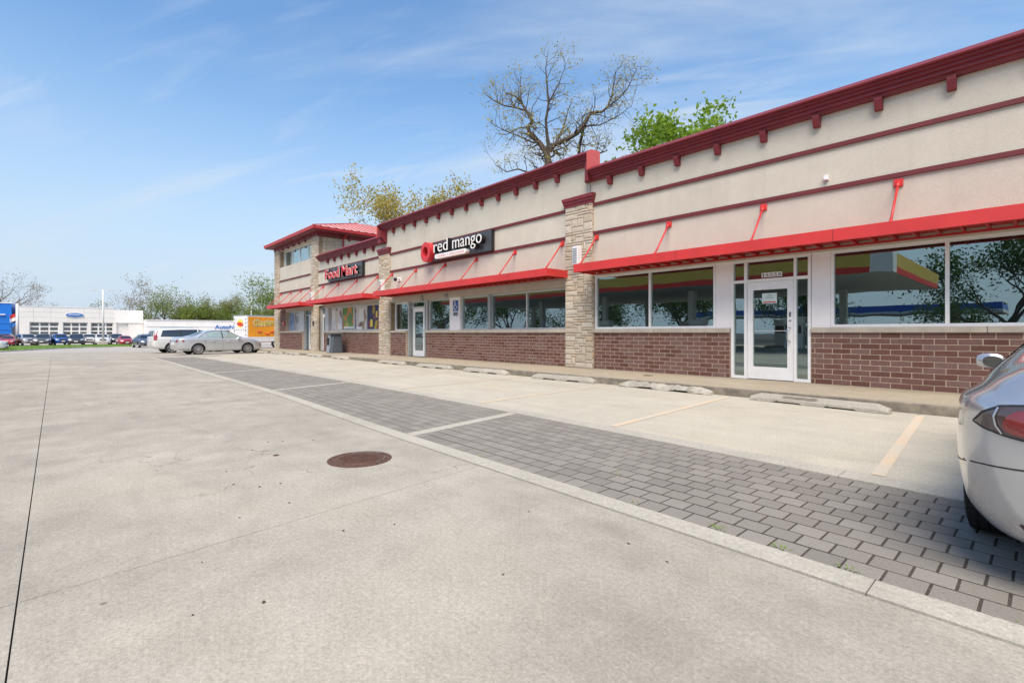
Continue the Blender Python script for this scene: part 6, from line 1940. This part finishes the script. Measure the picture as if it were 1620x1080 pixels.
generic_tree('budding_tree', -35.8, 26.8, 0, 15.0, 'yellow budding tree right of the one by the tower roof, behind the red mango sign', BG, 43, 'leaf_yellow', 'bark', 5, .40, .62, .16, 8, .21, 12, .66, .24, (3, 3), .40)
generic_tree('maple_tree', -14.0, 30.2, 0, 16.4, 'fresh bright green maple tree showing above the right roof', BG, 52, 'leaf_bright', 'bark', 4, .45, .62, .3, 18, .26, 34, .68, .24, (3, 4), .34)
generic_tree('maple_tree', -12.4, 30.9, 0, 16.0, 'tip of a bright green tree just over the cornice, right of the maple', BG, 55, 'leaf_bright', 'bark', 4, .5, .55, .35, 16, .25, 34, .66, .22, (3, 4), .32)
# trees round the dealer's yard
DG = 'trees beyond the dealership'
generic_tree('street_tree', -138, -10.2, -.7, 14.3, 'bare brown tree at the far left edge above the blue showroom', DG, 61, 'leaf_brown', 'bark_grey', 5, .30, .75, .12, 2, .20, 2, .72, .35, (3, 3), .4)
generic_tree('street_tree', -150, -2.2, -.7, 10.4, 'small bare tree peeping over the dealership roof', DG, 62, 'leaf_brown', 'bark_grey', 4, .45, .7, .25, 0, .1, 0, .74, .18, (2, 3))
generic_tree('street_tree', -147, 6.3, -.7, 9.6, 'small dull brown-green tree left of the tall brown one', DG, 63, 'leaf_olive', 'bark_grey', 4, .35, .65, .2, 4, .28, 5, .70, .2, (3, 3), .5)
generic_tree('street_tree', -132, 11.3, -.7, 12.5, 'tall brownish budding tree above the right end of the dealership', DG, 64, 'leaf_brown', 'bark_grey', 5, .30, .62, .2, 4, .22, 4, .70, .3, (2, 3), .5)
generic_tree('street_tree', -133, 14.0, -.7, 12.0, 'thin brown tree just right of the tallest brown one', DG, 65, 'leaf_brown', 'bark_grey', 4, .30, .62, .2, 5, .24, 5, .70, .25, (3, 3), .5)
generic_tree('street_tree', -125, 15.6, -.7, 11.0, 'spreading yellow-green tree behind the low white wing', DG, 66, 'leaf_green', 'bark', 4, .25, .75, .15, 8, .26, 14, .72, .3, (3, 4), .6)
generic_tree('street_tree', -128, 20.0, -.7, 9.6, 'loose olive tree above the white estate car', DG, 67, 'leaf_olive', 'bark', 4, .28, .7, .2, 6, .26, 8, .70, .25, (3, 3), .6)
generic_tree('street_tree', -122, 21.4, -.7, 8.6, 'dense rounded green tree behind the service wing roof', DG, 68, 'leaf_green', 'bark', 4, .22, .8, .1, 12, .26, 20, .72, .25, (3, 4), .7)
generic_tree('street_tree', -124, 25.4, -.7, 10.2, 'tall olive-green tree left of the orange truck', DG, 69, 'leaf_olive', 'bark', 4, .3, .62, .2, 8, .26, 14, .70, .26, (3, 4), .6)
generic_tree('street_tree', -120, 28.8, -.7, 9.2, 'yellow-green tree behind the white end of the truck', DG, 70, 'leaf_green', 'bark', 4, .25, .7, .15, 10, .26, 14, .70, .25, (3, 4), .6)
generic_tree('street_tree', -118, 33.5, -.7, 8.2, 'low green tree above the orange truck roof', DG, 71, 'leaf_green', 'bark', 4, .22, .8, .1, 10, .28, 14, .72, .25, (3, 4), .6)
generic_tree('street_tree', -67.5, 20.2, -.4, 8.6, 'leafy green and yellow tree against the tower corner', DG, 72, 'leaf_green', 'bark', 4, .25, .75, .15, 9, .20, 14, .72, .22, (3, 4), .45)
generic_tree('street_tree', -70.5, 24.0, -.4, 7.4, 'lower green tree behind the one at the tower corner', DG, 73, 'leaf_green', 'bark', 4, .25, .75, .1, 9, .20, 12, .72, .2, (3, 4), .45)

# ------------------------------------------------------------------ behind the camera: what the shop windows mirror
fc = tag(empty('fuel_canopy', (-18, -16, 0)), 'yellow and red fuel station canopy mirrored in the shop windows', 'canopy')
CX0, CX1, CY0, CY1, CZ = -46.0, -5.3, -23.0, -8.3, 4.28
def C_(name, mat, *a): return MB().box(*a).build(name, mat, fc)
C_('soffit', 'canopy_soffit', CX0 + .02, CX1 - .02, CY0 + .02, CY1 - .02, CZ, CZ + .1)
C_('roof', 'canopy_white', CX0 + .02, CX1 - .02, CY0 + .02, CY1 - .02, CZ + .9, CZ + 1.0)
for (m_, za, zb) in (('canopy_red', 0, .34), ('canopy_yellow', .34, 1.05)):
    C_('fascia_band', m_, CX0, CX1 - .95, CY1 - .02, CY1 + .03, CZ + za, CZ + zb)
    C_('fascia_band', m_, CX1 - .03, CX1 + .03, CY0, CY1 - .95, CZ + za, CZ + zb)
    C_('fascia_band', m_, CX0 - .03, CX0 + .03, CY0, CY1 - .03, CZ + za, CZ + zb)
    C_('fascia_band', m_, CX0, CX1, CY0 - .03, CY0 + .02, CZ + za, CZ + zb)
C_('corner_panel', 'canopy_white', CX1 - .95, CX1 + .03, CY1 - .02, CY1 + .03, CZ, CZ + 1.05)
C_('corner_panel', 'canopy_white', CX1 - .03, CX1 + .029, CY1 - .95, CY1 - .021, CZ, CZ + 1.05)
for x in (-42, -34, -26, -18, -10):
    for y in (-19, -12.3):
        C_('column', 'canopy_white', x - .22, x + .22, y - .22, y + .22, 0, CZ)
def pump(x, y, label):
    t_ = tag(empty('fuel_pump', (x, y, 0)), label, 'fuel pump', 'fuel pumps under the canopy')
    bevel(MB().box(x - 1.2, x + 1.2, y - .6, y + .6, .0, .16).build('island', 'edge_concrete', t_), .05)
    bevel(MB().box(x - .55, x + .55, y - .3, y + .3, .17, 1.75).build('cabinet', 'plastic_white', t_), .04)
    bevel(MB().box(x - .62, x + .62, y - .28, y + .28, 1.76, 2.2).build('head', 'plastic_white', t_), .03)
    for s_ in (-1, 1):
        MB().box(x - .45, x + .45, y + s_ * .305 - .01, y + s_ * .305 + .01, 1.15, 1.65).build('panel', 'brown_block', t_)
        MB().tube([(x + .58, y + s_ * .1, 1.3), (x + .75, y + s_ * .15, .7), (x + .7, y + s_ * .15, .4), (x + .62, y + s_ * .1, .9)], .02, 5).build('hose', 'black_plastic', t_)
for k, (x, y) in enumerate([(-26, -12.3), (-17.5, -12.3), (-11, -12.3), (-22, -19), (-14, -19)]):
    pump(x, y, ['front fuel pump at the far end of the canopy, seen only in reflection', 'front fuel pump in the middle of the canopy, seen only in reflection', 'front fuel pump nearest the canopy corner, seen only in reflection',
                'rear fuel pump at the far end, seen only in reflection', 'rear fuel pump nearer the canopy corner, seen only in reflection'][k])
bc = tag(empty('blue_canopy', (-22, -72, 0)), 'distant blue and white canopy mirrored low in the shop windows', 'canopy')
MB().box(-48, -4, -80, -68, 4.3, 5.2).build('fascia', 'canopy_blue', bc); MB().box(-48.05, -3.95, -80.05, -67.95, 3.95, 4.295).build('lower_band', 'canopy_white', bc)
for x in (-42, -26, -10): MB().box(x - .3, x + .3, -74.3, -73.7, 0, 3.95).build('column', 'canopy_white', bc)
RG = 'trees mirrored in the shop windows'
for k, (x, y, h_, lb) in enumerate([(-2.0, -34, 10.5, 'tall dark tree mirrored in the rightmost shop window'), (-30, -33, 8, 'dark tree mirrored left of the near door'), (-41, -30, 8.5, 'dark tree mirrored behind the fuel pumps'),
                                  (-54, -26, 9, 'dark tree mirrored in the middle shop windows'), (-68, -24, 9.5, 'dark tree mirrored in the red mango windows'), (-20, -46, 8, 'dark tree mirrored behind the fuel canopy'),
                                  (-88, -22, 11, 'dark tree mirrored beside the red mango door'), (9, -38, 9, 'dark tree mirrored beyond the right picture edge')]):
    generic_tree('roadside_tree', x, y, T(x), h_, lb, RG, 80 + k, 'leaf_dark', 'bark', 4, .2, .78, .12, 14, .24, 28, .72, .3, (3, 4), .6)
